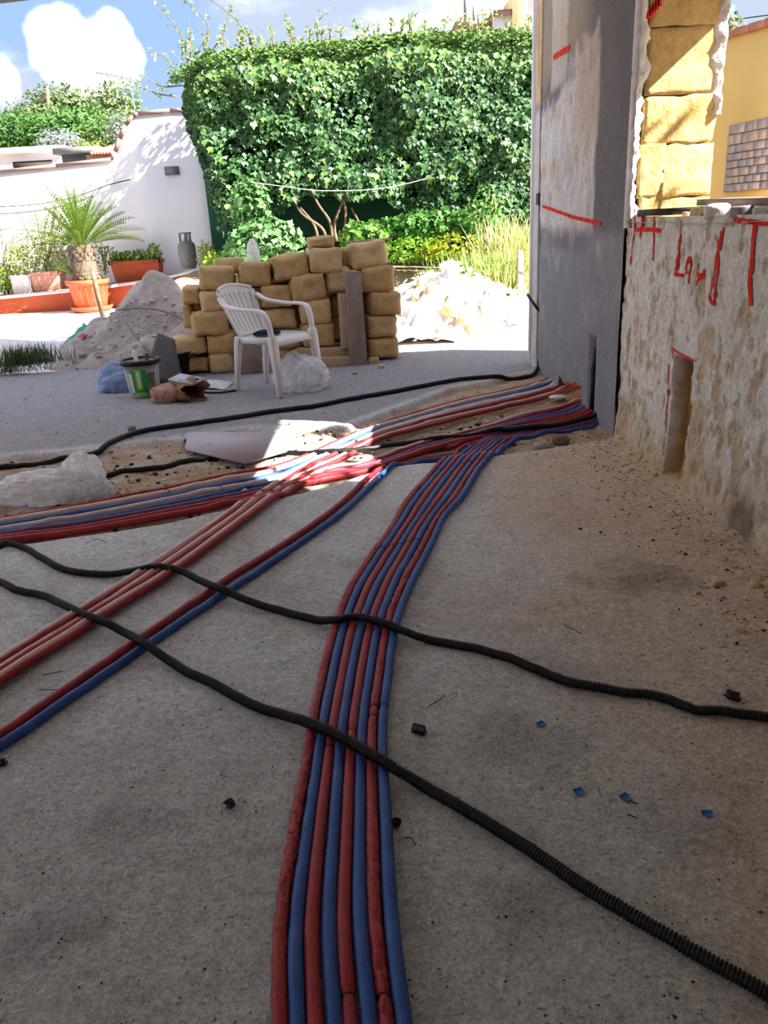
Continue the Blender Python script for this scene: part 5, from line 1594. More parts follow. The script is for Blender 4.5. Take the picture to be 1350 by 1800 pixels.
# ------------------------------------------------------------------ raised bed, planters, palm
BED_Y = 12.45
def build_bed():
    bd = empty('raised_bed', (-4.2, BED_Y, 0.1)); tag(bd, 'low terracotta-faced raised bed along the white garden wall', 'bed'); base = np.array(bd.location)
    pts = [(-260, 560, 552), (0, 526, 552), (130, 513, 545), (200, 505, 545), (250, 498, 545), (300, 489, 545), (345, 478, 545), (460, 470, 545)]
    top = [D(x, y, BED_Y) for x, y, _ in pts]
    n = len(top); v = []
    for p in top: v.append((p[0], BED_Y, p[2]))
    for p in top: v.append((p[0], BED_Y, -0.05))
    for p in top: v.append((p[0], BED_Y + 1.9, p[2]))
    v = np.array(v) - base; f = []
    for i in range(n - 1): f += [(n + i, n + i + 1, i + 1, i)]
    obj('bed_face', v, f, m_terracotta, bd)
    v2 = []
    for p in top:
        for (dy, dz) in ((-0.04, 0.0), (-0.04, 0.04), (0.30, 0.04)): v2.append((p[0], BED_Y + dy, p[2] + dz))
    v2 = np.array(v2) - base; f = []
    for i in range(n - 1):
        a = i * 3; f += [(a, a + 3, a + 4, a + 1), (a + 1, a + 4, a + 5, a + 2)]
    obj('bed_ledge', v2, f, m_patio, bd)
    v3 = []
    for p in top:
        v3.append((p[0], BED_Y + 0.3, p[2] + 0.038)); v3.append((p[0], BED_Y + 2.2, p[2] + 0.05))
    v3 = np.array(v3) - base; f = [(2 * i, 2 * i + 2, 2 * i + 3, 2 * i + 1) for i in range(n - 1)]
    obj('bed_soil', v3, f, m_soil, bd)
build_bed()

def planter(name, px0, px1, py0, py1, y, m_, label, depth=0.3, plant=None, taper=0.86):
    a, c = D(px0, py1, y), D(px1, py1, y); t = D((px0 + px1) / 2, py0, y)
    w = np.linalg.norm((c - a)[[0, 2]]); h = t[2] - (a[2] + c[2]) / 2
    pl = empty(name, ((a[0] + c[0]) / 2, y + depth / 2, (a[2] + c[2]) / 2)); tag(pl, label, 'planter')
    b = MB(); W, Dp = w / 2, depth / 2
    # tapered trough with rim
    v = [(-W * taper, -Dp * taper, 0), (W * taper, -Dp * taper, 0), (W * taper, Dp * taper, 0), (-W * taper, Dp * taper, 0), (-W * .96, -Dp * .96, h), (W * .96, -Dp * .96, h), (W * .96, Dp * .96, h), (-W * .96, Dp * .96, h),
         (-W * .88, -Dp * .85, h), (W * .88, -Dp * .85, h), (W * .88, Dp * .85, h), (-W * .88, Dp * .85, h), (-W * .86, -Dp * .83, h * .8), (W * .86, -Dp * .83, h * .8), (W * .86, Dp * .83, h * .8), (-W * .86, Dp * .83, h * .8)]
    f = [(3, 2, 1, 0)]
    for o_ in (0, 4, 8):
        for k in range(4):
            k2 = (k + 1) % 4; f.append((o_ + k, o_ + k2, o_ + 4 + k2, o_ + 4 + k))
    b.add(v, f); o = b.build('trough', m_, pl); bevel_mod(o, 0.01, 2)
    r = MB(); r.box((-W, -Dp, h - 0.05), (W, -Dp * .94, h + 0.005)); r.box((-W, Dp * .94, h - 0.05), (W, Dp, h + 0.005)); r.box((-W, -Dp, h - 0.05), (-W * .95, Dp, h + 0.005)); r.box((W * .95, -Dp, h - 0.05), (W, Dp, h + 0.005))
    r.build('rim', m_, pl)
    s = MB(); s.box((-W * .9, -Dp * .9, h * .78), (W * .9, Dp * .9, h * .82)); s.build('soil', m_soil, pl)
    return pl, w, h
pl, w, h = planter('planter_box', 196, 286, 458, 494, 12.75, m_terracotta, 'orange terracotta planter box with low green plants on the raised bed')
rng = np.random.default_rng(5)
for k in range(5):
    foliage('plant', (-w * 0.38 + k * w * 0.19, 0, h + 0.05 + 0.05 * (k == 4)), (0.12, 0.12, 0.12 + 0.04 * (k == 4)), 130, 0.06, (120, 170, 50), (168, 208, 80), pl, seed=70 + k)['kind'] = 'stuff'
pl, w, h = planter('planter_box', 55, 110, 478, 512, 12.75, m_terr_dull, 'pale pinkish planter box behind the palm pot')
for k in range(4):
    o = foliage('plant', (-w * 0.35 + k * w * 0.24, 0, h + 0.25), (0.2, 0.18, 0.35), 170, 0.05, (150, 170, 80), (190, 190, 110), pl, seed=80 + k); o['kind'] = 'stuff'
pl, w, h = planter('white_pot', 22, 56, 484, 517, 12.7, m_whitewall, 'square white pot left of the pale planter box', depth=0.28)
o = foliage('plant', (0, 0, h + 0.2), (0.22, 0.18, 0.28), 220, 0.06, (140, 170, 60), (190, 200, 100), pl, seed=91); o['kind'] = 'stuff'

def shrub(px, py, y, rad, n, size, c1, c2, label, seed, name='shrub', stems=0, shape=OVAL, tall=0.0):
    p = D(px, py, y)
    s = empty(name, p); tag(s, label, 'shrub')
    o = foliage('foliage', (0, 0, rad[2] * 0.9), rad, n, size, c1, c2, s, seed=seed, shape=shape); o['kind'] = 'stuff'
    rg = np.random.default_rng(seed)
    for k in range(max(1, stems)):
        a = rg.random() * 6.28; q = np.array([(0, 0, -0.05), (0.3 * rad[0] * math.cos(a), 0.3 * rad[1] * math.sin(a), rad[2] * 0.8), (0.8 * rad[0] * math.cos(a), 0.8 * rad[1] * math.sin(a), rad[2] * 1.6 + tall * rg.random())])
        v, f = tube_geo(catmull(q, 4), 0.008, 5); obj('stem', v, f, m_bark, s, True)
    return s
shrub(8, 515, 12.9, (0.28, 0.25, 0.26), 260, 0.07, (120, 170, 40), (170, 205, 70), 'bright green bush at the left edge on the raised bed', 101)
shrub(80, 470, 13.1, (0.65, 0.25, 0.42), 520, 0.05, (160, 176, 90), (205, 196, 120), 'airy yellowish shrub behind the pale planter', 102, stems=9, tall=0.5)
shrub(185, 478, 12.85, (0.22, 0.2, 0.24), 220, 0.05, (150, 180, 70), (190, 206, 110), 'light green shrub between palm trunk and orange planter', 103, stems=4)
shrub(15, 600 - 85, 13.2, (0.35, 0.2, 0.45), 300, 0.05, (150, 170, 80), (196, 190, 110), 'yellowish shrub at the left edge by the white wall', 104, stems=6, tall=0.4)

# palm pots
def build_palm(px, py, y, zc, scale, label, seed, potlabel, pot=True, nfr=52):
    rg = np.random.default_rng(seed)
    base = D(px, py, y)
    if pot:
        pt = empty('palm_pot', base); pt.scale = (0.84, 0.84, 0.95); tag(pt, potlabel, 'pot')
        v, f = lathe_geo([(0.0, 0.05), (0.25, 0.05), (0.27, 0.07), (0.335, 0.40), (0.37, 0.405), (0.38, 0.44), (0.385, 0.475), (0.36, 0.48), (0.33, 0.44), (0.0, 0.42)], 36); obj('pot_body', v, f, m_terracotta, pt, True)
        v, f = lathe_geo([(0.0, 0.0), (0.31, 0.0), (0.37, 0.06), (0.36, 0.075), (0.29, 0.045), (0.0, 0.045)], 36); obj('saucer', v, f, m_terracotta, pt, True)
        for k in range(18):
            a = 2 * math.pi * k / 18
            q = [((0.262 + 0.066 * t) * math.cos(a), (0.262 + 0.066 * t) * math.sin(a), 0.07 + 0.33 * t) for t in np.linspace(0.05, 0.95, 5)]
            v, f = tube_geo(np.array(q), 0.012, 5); obj('flute', v, f, m_terracotta, pt, True)
        o = foliage('weeds', (0.02, 0, 0.49), (0.28, 0.28, 0.07), 90, 0.06, (120, 150, 50), (170, 190, 90), pt, seed=seed + 3); o['kind'] = 'stuff'
    tr = empty('cycad_palm', base + np.array([0, 0, 0.43])); tag(tr, label, 'palm')
    H_ = zc - base[2] - 0.43
    v, f = lathe_geo([(0.0, -0.02), (0.16, 0.0), (0.19, 0.12 * H_), (0.19, 0.5 * H_), (0.165, 0.62 * H_), (0.17, 0.8 * H_), (0.185, 0.93 * H_), (0.13, H_), (0, H_)], 20); obj('trunk', v, f, mat('cycad trunk', (112, 98, 84), (80, 68, 56), scale=12, rough=0.95, bump=0.8, bscale=30, bdist=0.02, spec=0.03), tr, True)
    scale_me = mesh_data('leaf_scale', [(-0.030, 0, -0.03), (0.035, 0, -0.03), (0.045, 0.0, 0.02), (0, 0.0, 0.05), (-0.045, 0, 0.02), (0, 0.035, 0.0)], [(0, 1, 5), (1, 2, 5), (2, 3, 5), (3, 4, 5), (4, 0, 5)], MATS['cycad trunk'])
    if pot:
        rows = 9
        for r_ in range(rows):
            for k in range(11):
                a = 2 * math.pi * (k + 0.5 * (r_ % 2)) / 11
                if math.sin(a) > 0.5: continue
                z = H_ * (0.08 + 0.86 * r_ / (rows - 1)); rr = 0.172 + 0.012 * math.cos(r_)
                o = link('leaf_scale', scale_me, tr, (rr * math.cos(a), rr * math.sin(a), z), (0, 0, a - math.pi / 2))
    # fronds: a few shared meshes
    meshes = []
    for q in range(4):
        L = (0.74 + 0.09 * q) * scale; n = 22
        V_ = []; F_ = []; C_ = []
        cdark, clight = np.array(lin((58, 84, 20))), np.array(lin((112, 138, 42)))
        for i in range(n + 1):
            t = i / n; r = L * t; zz = 0.10 * L * math.sin(t * 1.8) - 0.20 * L * t * t * (0.4 + 0.3 * q)
            V_ += [(r, -0.012 * (1 - t), zz), (r, 0.012 * (1 - t) + 0.001, zz)]; C_ += [clight, clight]
        for i in range(n): F_.append((2 * i, 2 * i + 2, 2 * i + 3, 2 * i + 1))
        for i in range(3, n):
            t = i / n; r = L * t; zz = V_[2 * i][2]
            ll = 0.20 * scale * (math.sin(math.pi * min(1, t * 0.9 + 0.12)) ** 0.6)
            for s in (-1, 1):
                k = len(V_); e = 0.6
                V_ += [(r, 0, zz), (r + 0.026, 0, zz), (r + ll * 0.85, s * ll * 0.5, zz + ll * 0.36)]
                F_.append((k, k + 1, k + 2)); C_ += [cdark, cdark, clight * (0.8 + 0.3 * rg.random())]
        meshes.append(mesh_data('frond', V_, F_, m_leafsoft, colors=np.array(C_)))
    for i in range(nfr):
        az = i * 2.39996; u = (i + 0.5) / nfr
        el = math.radians(82 - 78 * u ** 0.9)
        o = link('frond', meshes[i % 4], tr, (0.06 * math.cos(az) * u, 0.06 * math.sin(az) * u, H_ - 0.02))
        o.rotation_euler = (rg.normal(0, 0.1), -el, az)
        o.rotation_mode = 'XYZ'
        o.matrix_local = Matrix.Translation(o.location) @ Matrix.Rotation(az, 4, 'Z') @ Matrix.Rotation(-el, 4, 'Y')
    # a small offset pup low on the trunk
    if pot:
        for i in range(7):
            az = math.pi + (i - 3) * 0.3; el = math.radians(20 + 12 * (i % 3))
            o = link('offset_frond', meshes[0], tr); o.matrix_local = Matrix.Translation((-0.15, -0.05, 0.15 * H_)) @ Matrix.Rotation(az, 4, 'Z') @ Matrix.Rotation(-el, 4, 'Y') @ Matrix.Scale(0.5, 4)
zc = D(137, 432, 12.1)[2]
build_palm(163, 546, 12.1, zc, 1.0, 'cycad palm with scaly trunk and arching green fronds in the terracotta pot', 15, 'round terracotta pot with saucer in front of the raised bed')
zc2 = D(-40, 430, 12.3)[2]
build_palm(-45, 555, 12.3, zc2, 1.0, 'second cycad palm, only frond tips showing at the left edge', 16, 'terracotta pot at the left edge', pot=True, nfr=26)

# gas cylinder
def build_cylinder():
    p = D(333, 472, 12.5)
    gc = empty('gas_cylinder', p); tag(gc, 'grey gas cylinder with a collar handle by the white wall corner', 'gas cylinder')
    H_ = D(333, 408, 12.5)[2] - p[2]
    s = H_ / 0.60
    v, f = lathe_geo([(0, 0.02), (0.10, 0.02), (0.14, 0.05), (0.15, 0.09), (0.15, 0.36), (0.14, 0.41), (0.10, 0.45), (0.04, 0.465), (0, 0.465)], 28); v = np.array(v) * s; obj('cylinder_body', v, f, m_gasgrey, gc, True)
    v, f = lathe_geo([(0.11, 0.0), (0.115, 0.0), (0.115, 0.04), (0.11, 0.04), (0.11, 0.0)], 24); obj('foot_ring', np.array(v) * s, f, m_gasgrey, gc, True)
    v, f = lathe_geo([(0.0, 0.46), (0.03, 0.46), (0.025, 0.52), (0.0, 0.52)], 12); obj('valve', np.array(v) * s, f, m_black, gc, True)
    # collar with openings
    col = MB()
    for k in range(3):
        a0 = k * 2.094 + 0.6
        for j in range(4):
            a = a0 + j * 0.14; a2 = a + 0.14
            vv = [(r * math.cos(q), r * math.sin(q), z) for r in (0.095, 0.104) for (q, z) in ((a, 0.43), (a2, 0.43), (a2, 0.58), (a, 0.58))]
            col.add(np.array(vv) * s, [(0, 1, 2, 3), (7, 6, 5, 4), (0, 4, 5, 1), (1, 5, 6, 2), (2, 6, 7, 3), (3, 7, 4, 0)])
    v, f = lathe_geo([(0.092, 0.575), (0.108, 0.575), (0.110, 0.60), (0.092, 0.60), (0.092, 0.575)], 24); col.add(np.array(v) * s, f)
    col.build('collar', m_gasgrey, gc)
build_cylinder()
# bushes at the hedge foot
shrub(400, 478, 11.2, (0.35, 0.2, 0.16), 330, 0.07, (140, 190, 40), (186, 220, 70), 'bright yellow-green bush right of the gas cylinder', 111)
shrub(365, 470, 11.6, (0.16, 0.15, 0.20), 150, 0.06, (150, 190, 50), (190, 215, 80), 'small yellow-green sprig against the wall corner', 112, stems=3)
shrub(470, 470, 10.9, (0.55, 0.25, 0.33), 800, 0.085, (100, 160, 84), (150, 200, 130), 'pale green ivy mound spilling over behind the left stack', 113, shape=IVY)
shrub(445, 400, 11.1, (0.28, 0.2, 0.33), 420, 0.085, (96, 156, 80), (146, 196, 124), 'drooping pale ivy cluster in front of the green screen', 118, shape=IVY)
shrub(720, 462, 10.9, (0.5, 0.25, 0.18), 520, 0.07, (110, 170, 40), (160, 206, 70), 'sunlit green ground cover behind the rubble heap, left part', 114)
shrub(800, 462, 10.7, (0.5, 0.25, 0.20), 520, 0.07, (110, 160, 40), (214, 210, 50), 'yellow-flowered ground cover behind the rubble heap', 115)
shrub(760, 420, 11.2, (0.9, 0.2, 0.2), 700, 0.08, (80, 140, 60), (120, 180, 80), 'leafy ivy fringe low on the hedge', 116, shape=IVY)
shrub(640, 440, 11.0, (0.35, 0.2, 0.2), 400, 0.08, (90, 150, 60), (140, 190, 80), 'green ivy tuft behind the heap top', 117, shape=IVY)
shrub(850, 440, 11.0, (0.3, 0.25, 0.42), 500, 0.06, (96, 160, 70), (140, 190, 90), 'upright green bush left of the straw weeds', 119, stems=4)

# terraced soil under the hedge
b = MB(); v = []
xs_ = [-2.7, -1.5, 0, 1.8, 4.6]
zt = [0.62, 0.62, 0.6, 0.5, 0.4]
v = [(x, 10.5, 0.12) for x in xs_] + [(x, 11.0, z) for x, z in zip(xs_, zt)] + [(x, 13.4, z + 0.1) for x, z in zip(xs_, zt)]
f = []
for r_ in range(2):
    for i in range(4): f.append((r_ * 5 + i, r_ * 5 + i + 1, r_ * 5 + 6 + i, r_ * 5 + 5 + i))
o = obj('hedge_bank', v, f, m_soil, smooth=True); tag(o, 'earth bank under the hedge', kind='structure')

# ------------------------------------------------------------------ rubble heap and sand heap
def heap(name, c, rad, h, seed, m_, label, cat, amp=0.12, n=70, rough_f=7, parent=None, top=None):
    g = np.linspace(-1, 1, n); X, Y = np.meshgrid(g, g); x, y = X.ravel(), Y.ravel()
    r = np.sqrt(x * x + y * y)
    ang = np.arctan2(y, x)
    edge = 1 + 0.18 * vnoise(ang * 1.5 + 5, ang * 0 + seed)
    z = np.clip(1 - (r / edge), 0, 1) ** 0.95 * h * (1 + 0.3 * fbm(x * 2 + seed, y * 2, seed=seed))
    z = z + sstep(0, 0.15, z) * amp * h * fbm(x * rough_f, y * rough_f, seed=seed + 3, octv=4)
    z = z - 0.05 * (z <= 0.003)
    I = np.arange(n * n).reshape(n, n)
    fa = np.stack([I[:-1, :-1], I[:-1, 1:], I[1:, 1:], I[1:, :-1]], -1).reshape(-1, 4)
    o = obj(name, np.stack([x * rad[0], y * rad[1], z], 1), fa, m_, parent, smooth=True, loc=c)
    if label: tag(o, label, cat)
    def hz(px_, py_):
        u, w_ = (px_ - c[0]) / rad[0], (py_ - c[1]) / rad[1]
        rr = np.sqrt(u * u + w_ * w_)
        return c[2] + np.clip(1 - rr, 0, 1) ** 0.95 * h
    return o, hz
o, hz_s = heap('sand_heap', (-2.35, 8.75, -0.05), (1.25, 1.05), 0.80, 3, m_sand, 'grey heap of sand and mortar rubble left of the tuff heap', 'sand heap', amp=0.14)
o['kind'] = 'stuff'
rng = np.random.default_rng(14)
n = 700; a = rng.random(n) * 6.28; rr = np.sqrt(rng.random(n)) * 1.02
sx, sy = -2.35 + 1.25 * rr * np.cos(a), 8.75 + 1.05 * rr * np.sin(a)
o = stones_mesh('sand_lumps', np.stack([sx, sy, hz_s(sx, sy) + 0.01], 1), 0.012 + 0.035 * rng.random(n) ** 3, mat('sand lump', ONE, (0.85, 0.85, 0.85), scale=20, rough=1, attr=True, spec=0.03), leaf_cols(n, (196, 182, 172), (168, 154, 144), rng), seed=5); tag(o, 'mortar lumps strewn over the sand heap', 'lumps', kind='stuff')
P = catmull([D(x, y, 8.3) for x, y in ((235, 548), (250, 565), (270, 590))], 4)
o = add_tube('grey_cable', catmull([np.array([p_[0], p_[1], hz_s(p_[0], p_[1]) + 0.03]) for p_ in [(-2.75, 8.5), (-2.55, 8.2), (-2.4, 8.0), (-2.2, 7.8)]], 5), 0.012, m_grey, n=6); tag(o, 'grey stick lying down the sand heap', 'stick')
o = add_tube('bent_rod', catmull([np.array([p_[0], p_[1], hz_s(p_[0], p_[1]) + 0.05]) for p_ in [(-2.7, 8.45), (-2.4, 8.35), (-2.1, 8.3), (-1.85, 8.2)]], 5), 0.012, m_wood, n=6); tag(o, 'pale curved stick across the sand heap', 'stick')
# stake between pot and sand heap
o = add_tube('wooden_stake', np.array([D(182, 562, 9.8), D(172, 520, 9.75), D(162, 475, 9.7)]), [0.03, 0.03, 0.025], m_bark, n=7); tag(o, 'leaning wooden stake in front of the terracotta pot', 'stake')

rub, hz_r = heap('rubble_heap', (0.95, 9.55, -0.03), (1.35, 1.15), 0.78, 9, m_rubble, 'white plaster rubble heap in full sun right of the tuff heap', 'rubble heap', amp=0.22, rough_f=9)
rub['kind'] = 'stuff'
n = 900; a = rng.random(n) * 6.28; rr = np.sqrt(rng.random(n)) * 1.0
sx, sy = 0.95 + 1.35 * rr * np.cos(a), 9.55 + 1.15 * rr * np.sin(a)
o = stones_mesh('rubble_bits', np.stack([sx, sy, hz_r(sx, sy) + 0.015], 1), 0.02 + 0.05 * rng.random(n) ** 3, mat('rubble bit', ONE, (0.85, 0.85, 0.85), scale=20, rough=1, attr=True, spec=0.03), leaf_cols(n, (240, 234, 228), (206, 190, 170), rng), seed=6); tag(o, 'small broken plaster pieces covering the rubble heap', 'rubble', kind='stuff')
ST = [(770, 520, .13, 'largest ochre stone in the rubble heap'), (735, 525, .09, 'ochre stone next to the right end stack'), (773, 585, .08, 'lone ochre stone on the sunlit ground before the rubble'), (720, 545, .09, 'grey stone by the right end stack'), (815, 565, .09, 'flat ochre stone low on the rubble heap'),
      (870, 515, .12, 'big pale round stone right on the rubble heap'), (872, 545, .13, 'tall pale stone below the big round one'), (755, 552, .07, 'small ochre stone mid rubble'), (790, 548, .07, 'ochre stone right of the middle rubble'), (830, 575, .07, 'small ochre stone at the rubble foot'),
      (718, 568, .07, 'pale stone at the foot of the right end stack'), (745, 580, .05, 'little pale stone on the sunlit ground'), (905, 560, .07, 'pale stone near the wall end'), (740, 500, .08, 'ochre stone high left in the rubble'), (800, 530, .09, 'pale stone central in the rubble')]
for i, (px, py, s, lb) in enumerate(ST):
    # drop the stone on the heap along its line of sight
    best = None
    for yy in np.arange(8.2, 10.4, 0.03):
        p_ = D(px, py, yy)
        if p_[2] <= max(float(hz_r(p_[0], p_[1])), -0.02) + s * 0.35: best = p_; break
    if best is None: best = G(px, py, 0.03)
    me = rough_block_mesh('rubble_stone', s * 2.1, s * 1.6, s * 1.6, 600 + i, m_stone3 if ('ochre' in lb) else m_rubble, amp=0.03, n=6, rnd=0.3)
    o = link('rubble_stone', me, None, best, (0.3 * math.sin(i), 0.3 * math.cos(i * 2), i * 1.1)); tag(o, lb, 'stone', 'stones of the rubble heap')

# straw weeds and posts at the right
def weeds(px, py, y, n, hgt, spread, c1, c2, label, seed, name='weeds'):
    rg = np.random.default_rng(seed); p = D(px, py, y)
    s = empty(name, p); tag(s, label, 'weeds')
    P = np.stack([rg.normal(0, spread, n), rg.normal(0, spread * 0.6, n), np.zeros(n)], 1)
    up = np.stack([rg.normal(0, 0.28, n), rg.normal(0, 0.28, n), np.ones(n)], 1)
    N_ = np.stack([rg.normal(size=n), rg.normal(size=n), 0.1 * rg.normal(size=n)], 1)
    N_ = N_ - up * (np.sum(N_ * up, 1) / np.sum(up * up, 1))[:, None]
    o = scatter('blades', P, N_, hgt * (0.5 + 0.6 * rg.random(n)), leaf_cols(n, c1, c2, rg, 0.4), BLADE, m_leafsoft, s, up=up, seed=seed); o['kind'] = 'stuff'
    return s
weeds(880, 520, 9.9, 700, 0.62, 0.22, (150, 170, 90), (208, 196, 130), 'tall straw-coloured weeds beside the wall end', 121)
weeds(905, 480, 10.2, 450, 0.7, 0.2, (140, 160, 80), (214, 200, 140), 'seeding grass stalks against the pillar edge', 122)
weeds(850, 500, 10.0, 700, 0.42, 0.25, (100, 150, 60), (150, 184, 90), 'green grass tuft behind the rubble heap', 123)
for (x0, y0, x1, y1, y, lb) in ((913, 545, 913, 440, 9.6, 'thin grey wooden post nearest the wall end'), (860, 470, 861, 398, 10.6, 'thin wooden post standing in the green bush')):
    a, c = D(x0, y0, y), D(x1, y1, y); h_ = c[2] - a[2]
    b = MB(); b.box((-0.035, -0.035, -0.1), (0.035, 0.035, h_)); o = b.build('wooden_post', m_wood, loc=a); bevel_mod(o, 0.008, 1); tag(o, lb, 'post')
b = MB(); q = D(832, 470, 10.6); b.box((-0.2, -0.1, -0.15), (0.25, 0.1, 0.04)); o = b.build('brick_edge', m_terracotta, loc=q); bevel_mod(o, 0.01, 2); tag(o, 'reddish brick edging behind the rubble heap', 'brick')

# weed tuft and rubbish at the slab's left end
weeds(45, 640, 7.75, 700, 0.22, 0.17, (54, 70, 40), (96, 110, 66), 'dark weed tuft at the slab edge on the left', 124)
weeds(20, 655, 7.7, 350, 0.16, 0.16, (60, 74, 44), (110, 116, 76), 'small dark weeds at the left frame edge', 125)
m_wrap = mat('green wrapper', (30, 150, 126), (20, 116, 100), scale=8, rough=0.5)
g0 = G(130, 605)
sheet('green_wrapper', [D(108, 612, 8.6), D(140, 600, 8.5), D(160, 578, 8.7), D(146, 566, 8.9)], m_wrap, 'crumpled green wrapper at the sand heap foot', 'wrapper', seed=11, amp=0.05)
sheet('red_wrapper', [D(126, 604, 8.45), D(145, 595, 8.4), D(149, 585, 8.45), D(135, 590, 8.5)], mat('red wrapper', (196, 58, 52), (150, 40, 38), rough=0.5), 'little red wrapper piece beside the green one', 'wrapper', seed=12, amp=0.03)
sheet('red_scrap', [G(97, 634, .02), G(110, 632, .02), G(108, 625, .05), G(98, 624, .05)], mat('dark red scrap', (140, 52, 56), (100, 40, 44), rough=0.6), 'dark red scrap on the slab left of the sand heap', 'scrap', seed=13, amp=0.02)
g = D(85, 612, 8.9); blob('white_sack', (g[0], g[1], 0.0), (0.28, 0.2, 0.10), 61, m_bag, amp=0.4, freq=2, label='white plastic sack in the sun left of the sand heap', cat='sack')

# ------------------------------------------------------------------ beyond the garden wall
def far_tree(px, py, y, rad, n, size, c1, c2, label, seed, name='tree', trunk=True):
    p = D(px, py, y); t = empty(name, (p[0], p[1], 0)); tag(t, label, 'tree')
    o = foliage('crown', (0, 0, p[2]), rad, n, size, c1, c2, t, seed=seed, shell=0.35); o['kind'] = 'stuff'
    if trunk:
        v, f = tube_geo(np.array([(0, 0, -0.3), (0.1, 0, p[2] * 0.5), (0, 0, p[2])]), 0.25, 7); obj('trunk', v, f, m_bark, t, True)
FY = 48
far_tree(115, 200, FY, (2.6, 2.0, 1.5), 3900, 0.248, (96, 118, 70), (146, 160, 110), 'round grey-green tree on the hillside', 131)
far_tree(205, 200, FY - 2, (1.5, 1.5, 1.7), 2340, 0.220, (110, 134, 80), (160, 172, 116), 'slender olive tree beside the antenna', 132)
far_tree(60, 215, FY - 2, (2.3, 1.5, 1.0), 2340, 0.220, (90, 120, 64), (140, 156, 96), 'low bushy tree left of the round tree', 133)
far_tree(30, 238, FY - 5, (3.0, 1.5, 1.1), 3380, 0.220, (70, 122, 56), (110, 152, 76), 'green thicket at the left edge of the hillside', 134)
far_tree(130, 238, FY - 6, (3.4, 1.5, 1.4), 4420, 0.220, (76, 130, 58), (120, 160, 80), 'wide green thicket in the middle of the hillside', 135)
far_tree(200, 245, FY - 8, (1.8, 1.5, 1.2), 2340, 0.193, (92, 130, 66), (134, 156, 90), 'green thicket right next to the garden wall sweep', 136)
far_tree(105, 250, FY - 14, (1.0, 0.8, 0.55), 1300, 0.121, (150, 166, 158), (178, 190, 180), 'silvery grey round bush in front of the thicket', 137)
far_tree(212, 232, FY - 14, (0.7, 0.6, 0.8), 910, 0.110, (140, 150, 140), (170, 178, 166), 'silvery bush behind the wall sweep', 138)
far_tree(150, 265, FY - 14, (1.2, 0.8, 0.4), 1170, 0.110, (130, 150, 60), (176, 176, 70), 'yellowish scrub above the tiled roof', 139)
# hill itself
xs = np.linspace(-60, 40, 60); ys = np.linspace(34, 90, 14)
X, Y = np.meshgrid(xs, ys); x, y = X.ravel(), Y.ravel()
z = 3.6 * sstep(34, 50, y) * (0.6 + 0.4 * sstep(20, -15, x)) + 0.6 * fbm(x * 0.15, y * 0.15, seed=151)
I = np.arange(len(x)).reshape(len(ys), len(xs)); fa = np.stack([I[:-1, :-1], I[:-1, 1:], I[1:, 1:], I[1:, :-1]], -1).reshape(-1, 4)
o = obj('hillside', np.stack([x, y, z], 1), fa, mat('green hillside', (104, 132, 70), (140, 140, 90), scale=0.4, rough=1), smooth=True); tag(o, 'scrubby hillside behind the houses', kind='structure')
m_roof = mat('red roof tile', (204, 132, 96), (176, 102, 72), scale=3, rough=0.9)
# flat white roofs
def house(px0, px1, py0, py1, y, m_, label, depth=6.0, roof=None):
    a, c = D(px0, py0, y), D(px1, py0, y); zt = (a[2] + c[2]) / 2
    hs = empty('house', ((a[0] + c[0]) / 2, y, 0)); tag(hs, label, 'house'); W = (c[0] - a[0]) / 2
    b = MB(); b.box((-W, 0, -0.2), (W, depth, zt - 0.15)); b.build('walls', m_, hs)
    b = MB(); b.box((-W - 0.15, -0.15, zt - 0.15), (W + 0.15, depth + 0.15, zt)); b.build('roof_slab', roof or m_, hs)
    return hs, zt, W
hs, zt, W = house(-120, 105, 262, 290, 24, m_whitewall, 'low white flat-roofed house beyond the garden wall')
b = MB(); b.box((-0.6 + 1.0, -0.02, zt - 0.75), (1.5, 0.0, zt - 0.35)); b.build('window', m_darkwood, hs)
hs, zt, W = house(105, 165, 259, 275, 22, m_grey, 'low grey shed roof beside the white house')
hs, zt, W = house(165, 215, 272, 290, 21, m_coping, 'small house with a red tiled roof edge beyond the wall')
b = MB()
for k in range(9):
    x0 = -W + k * 2 * W / 9
    v, f = tube_geo(np.array([(x0 + W / 9, -0.3, zt + 0.02), (x0 + W / 9, 2.5, zt + 0.5)]), W / 9, 6); b.add(v, f)
b.build('roof_tiles', m_roof, hs)
hs, zt, W = house(-20, 32, 206, 220, 75, m_whitewall, 'distant white building on the left horizon')
# tv antenna and poles
ant = empty('tv_antenna', D(236, 190, 14.6)); tag(ant, 'thin TV antenna mast with toothed boom above the garden wall', 'antenna'); ab = np.array(ant.location)
def tube_to(name, pts, r, m_, parent, base):
    v, f = tube_geo(np.array([np.array(p) - base for p in pts]), r, 6); return obj(name, v, f, m_, parent, True)
tube_to('mast', [D(238, 215, 14.6) * np.array([1, 1, 0]), D(238, 215, 14.6), D(236, 190, 14.6), D(228, 133, 14.6)], 0.012, m_grey, ant, ab)
tube_to('boom', [D(168, 127, 14.6), D(205, 134, 14.6), D(248, 142, 14.6)], 0.008, m_grey, ant, ab)
for k in range(9):
    px = 170 + k * 9; py = 127.5 + k * 1.85
    tube_to('element', [D(px - 1, py - 3, 14.6) + np.array([0, -0.1, 0]), D(px + 1, py + 4, 14.6) + np.array([0, 0.1, 0])], 0.007, m_grey, ant, ab)
pole = empty('utility_pole', D(85, 190, 46)); tag(pole, 'far utility pole rising behind the round tree', 'pole'); pb_ = np.array(pole.location)
tube_to('shaft', [D(86, 230, 46), D(85, 190, 46), D(83, 150, 46)], 0.10, m_bark, pole, pb_)
tube_to('crossarm', [D(79, 153, 46), D(88, 153, 46)], 0.06, m_bark, pole, pb_)
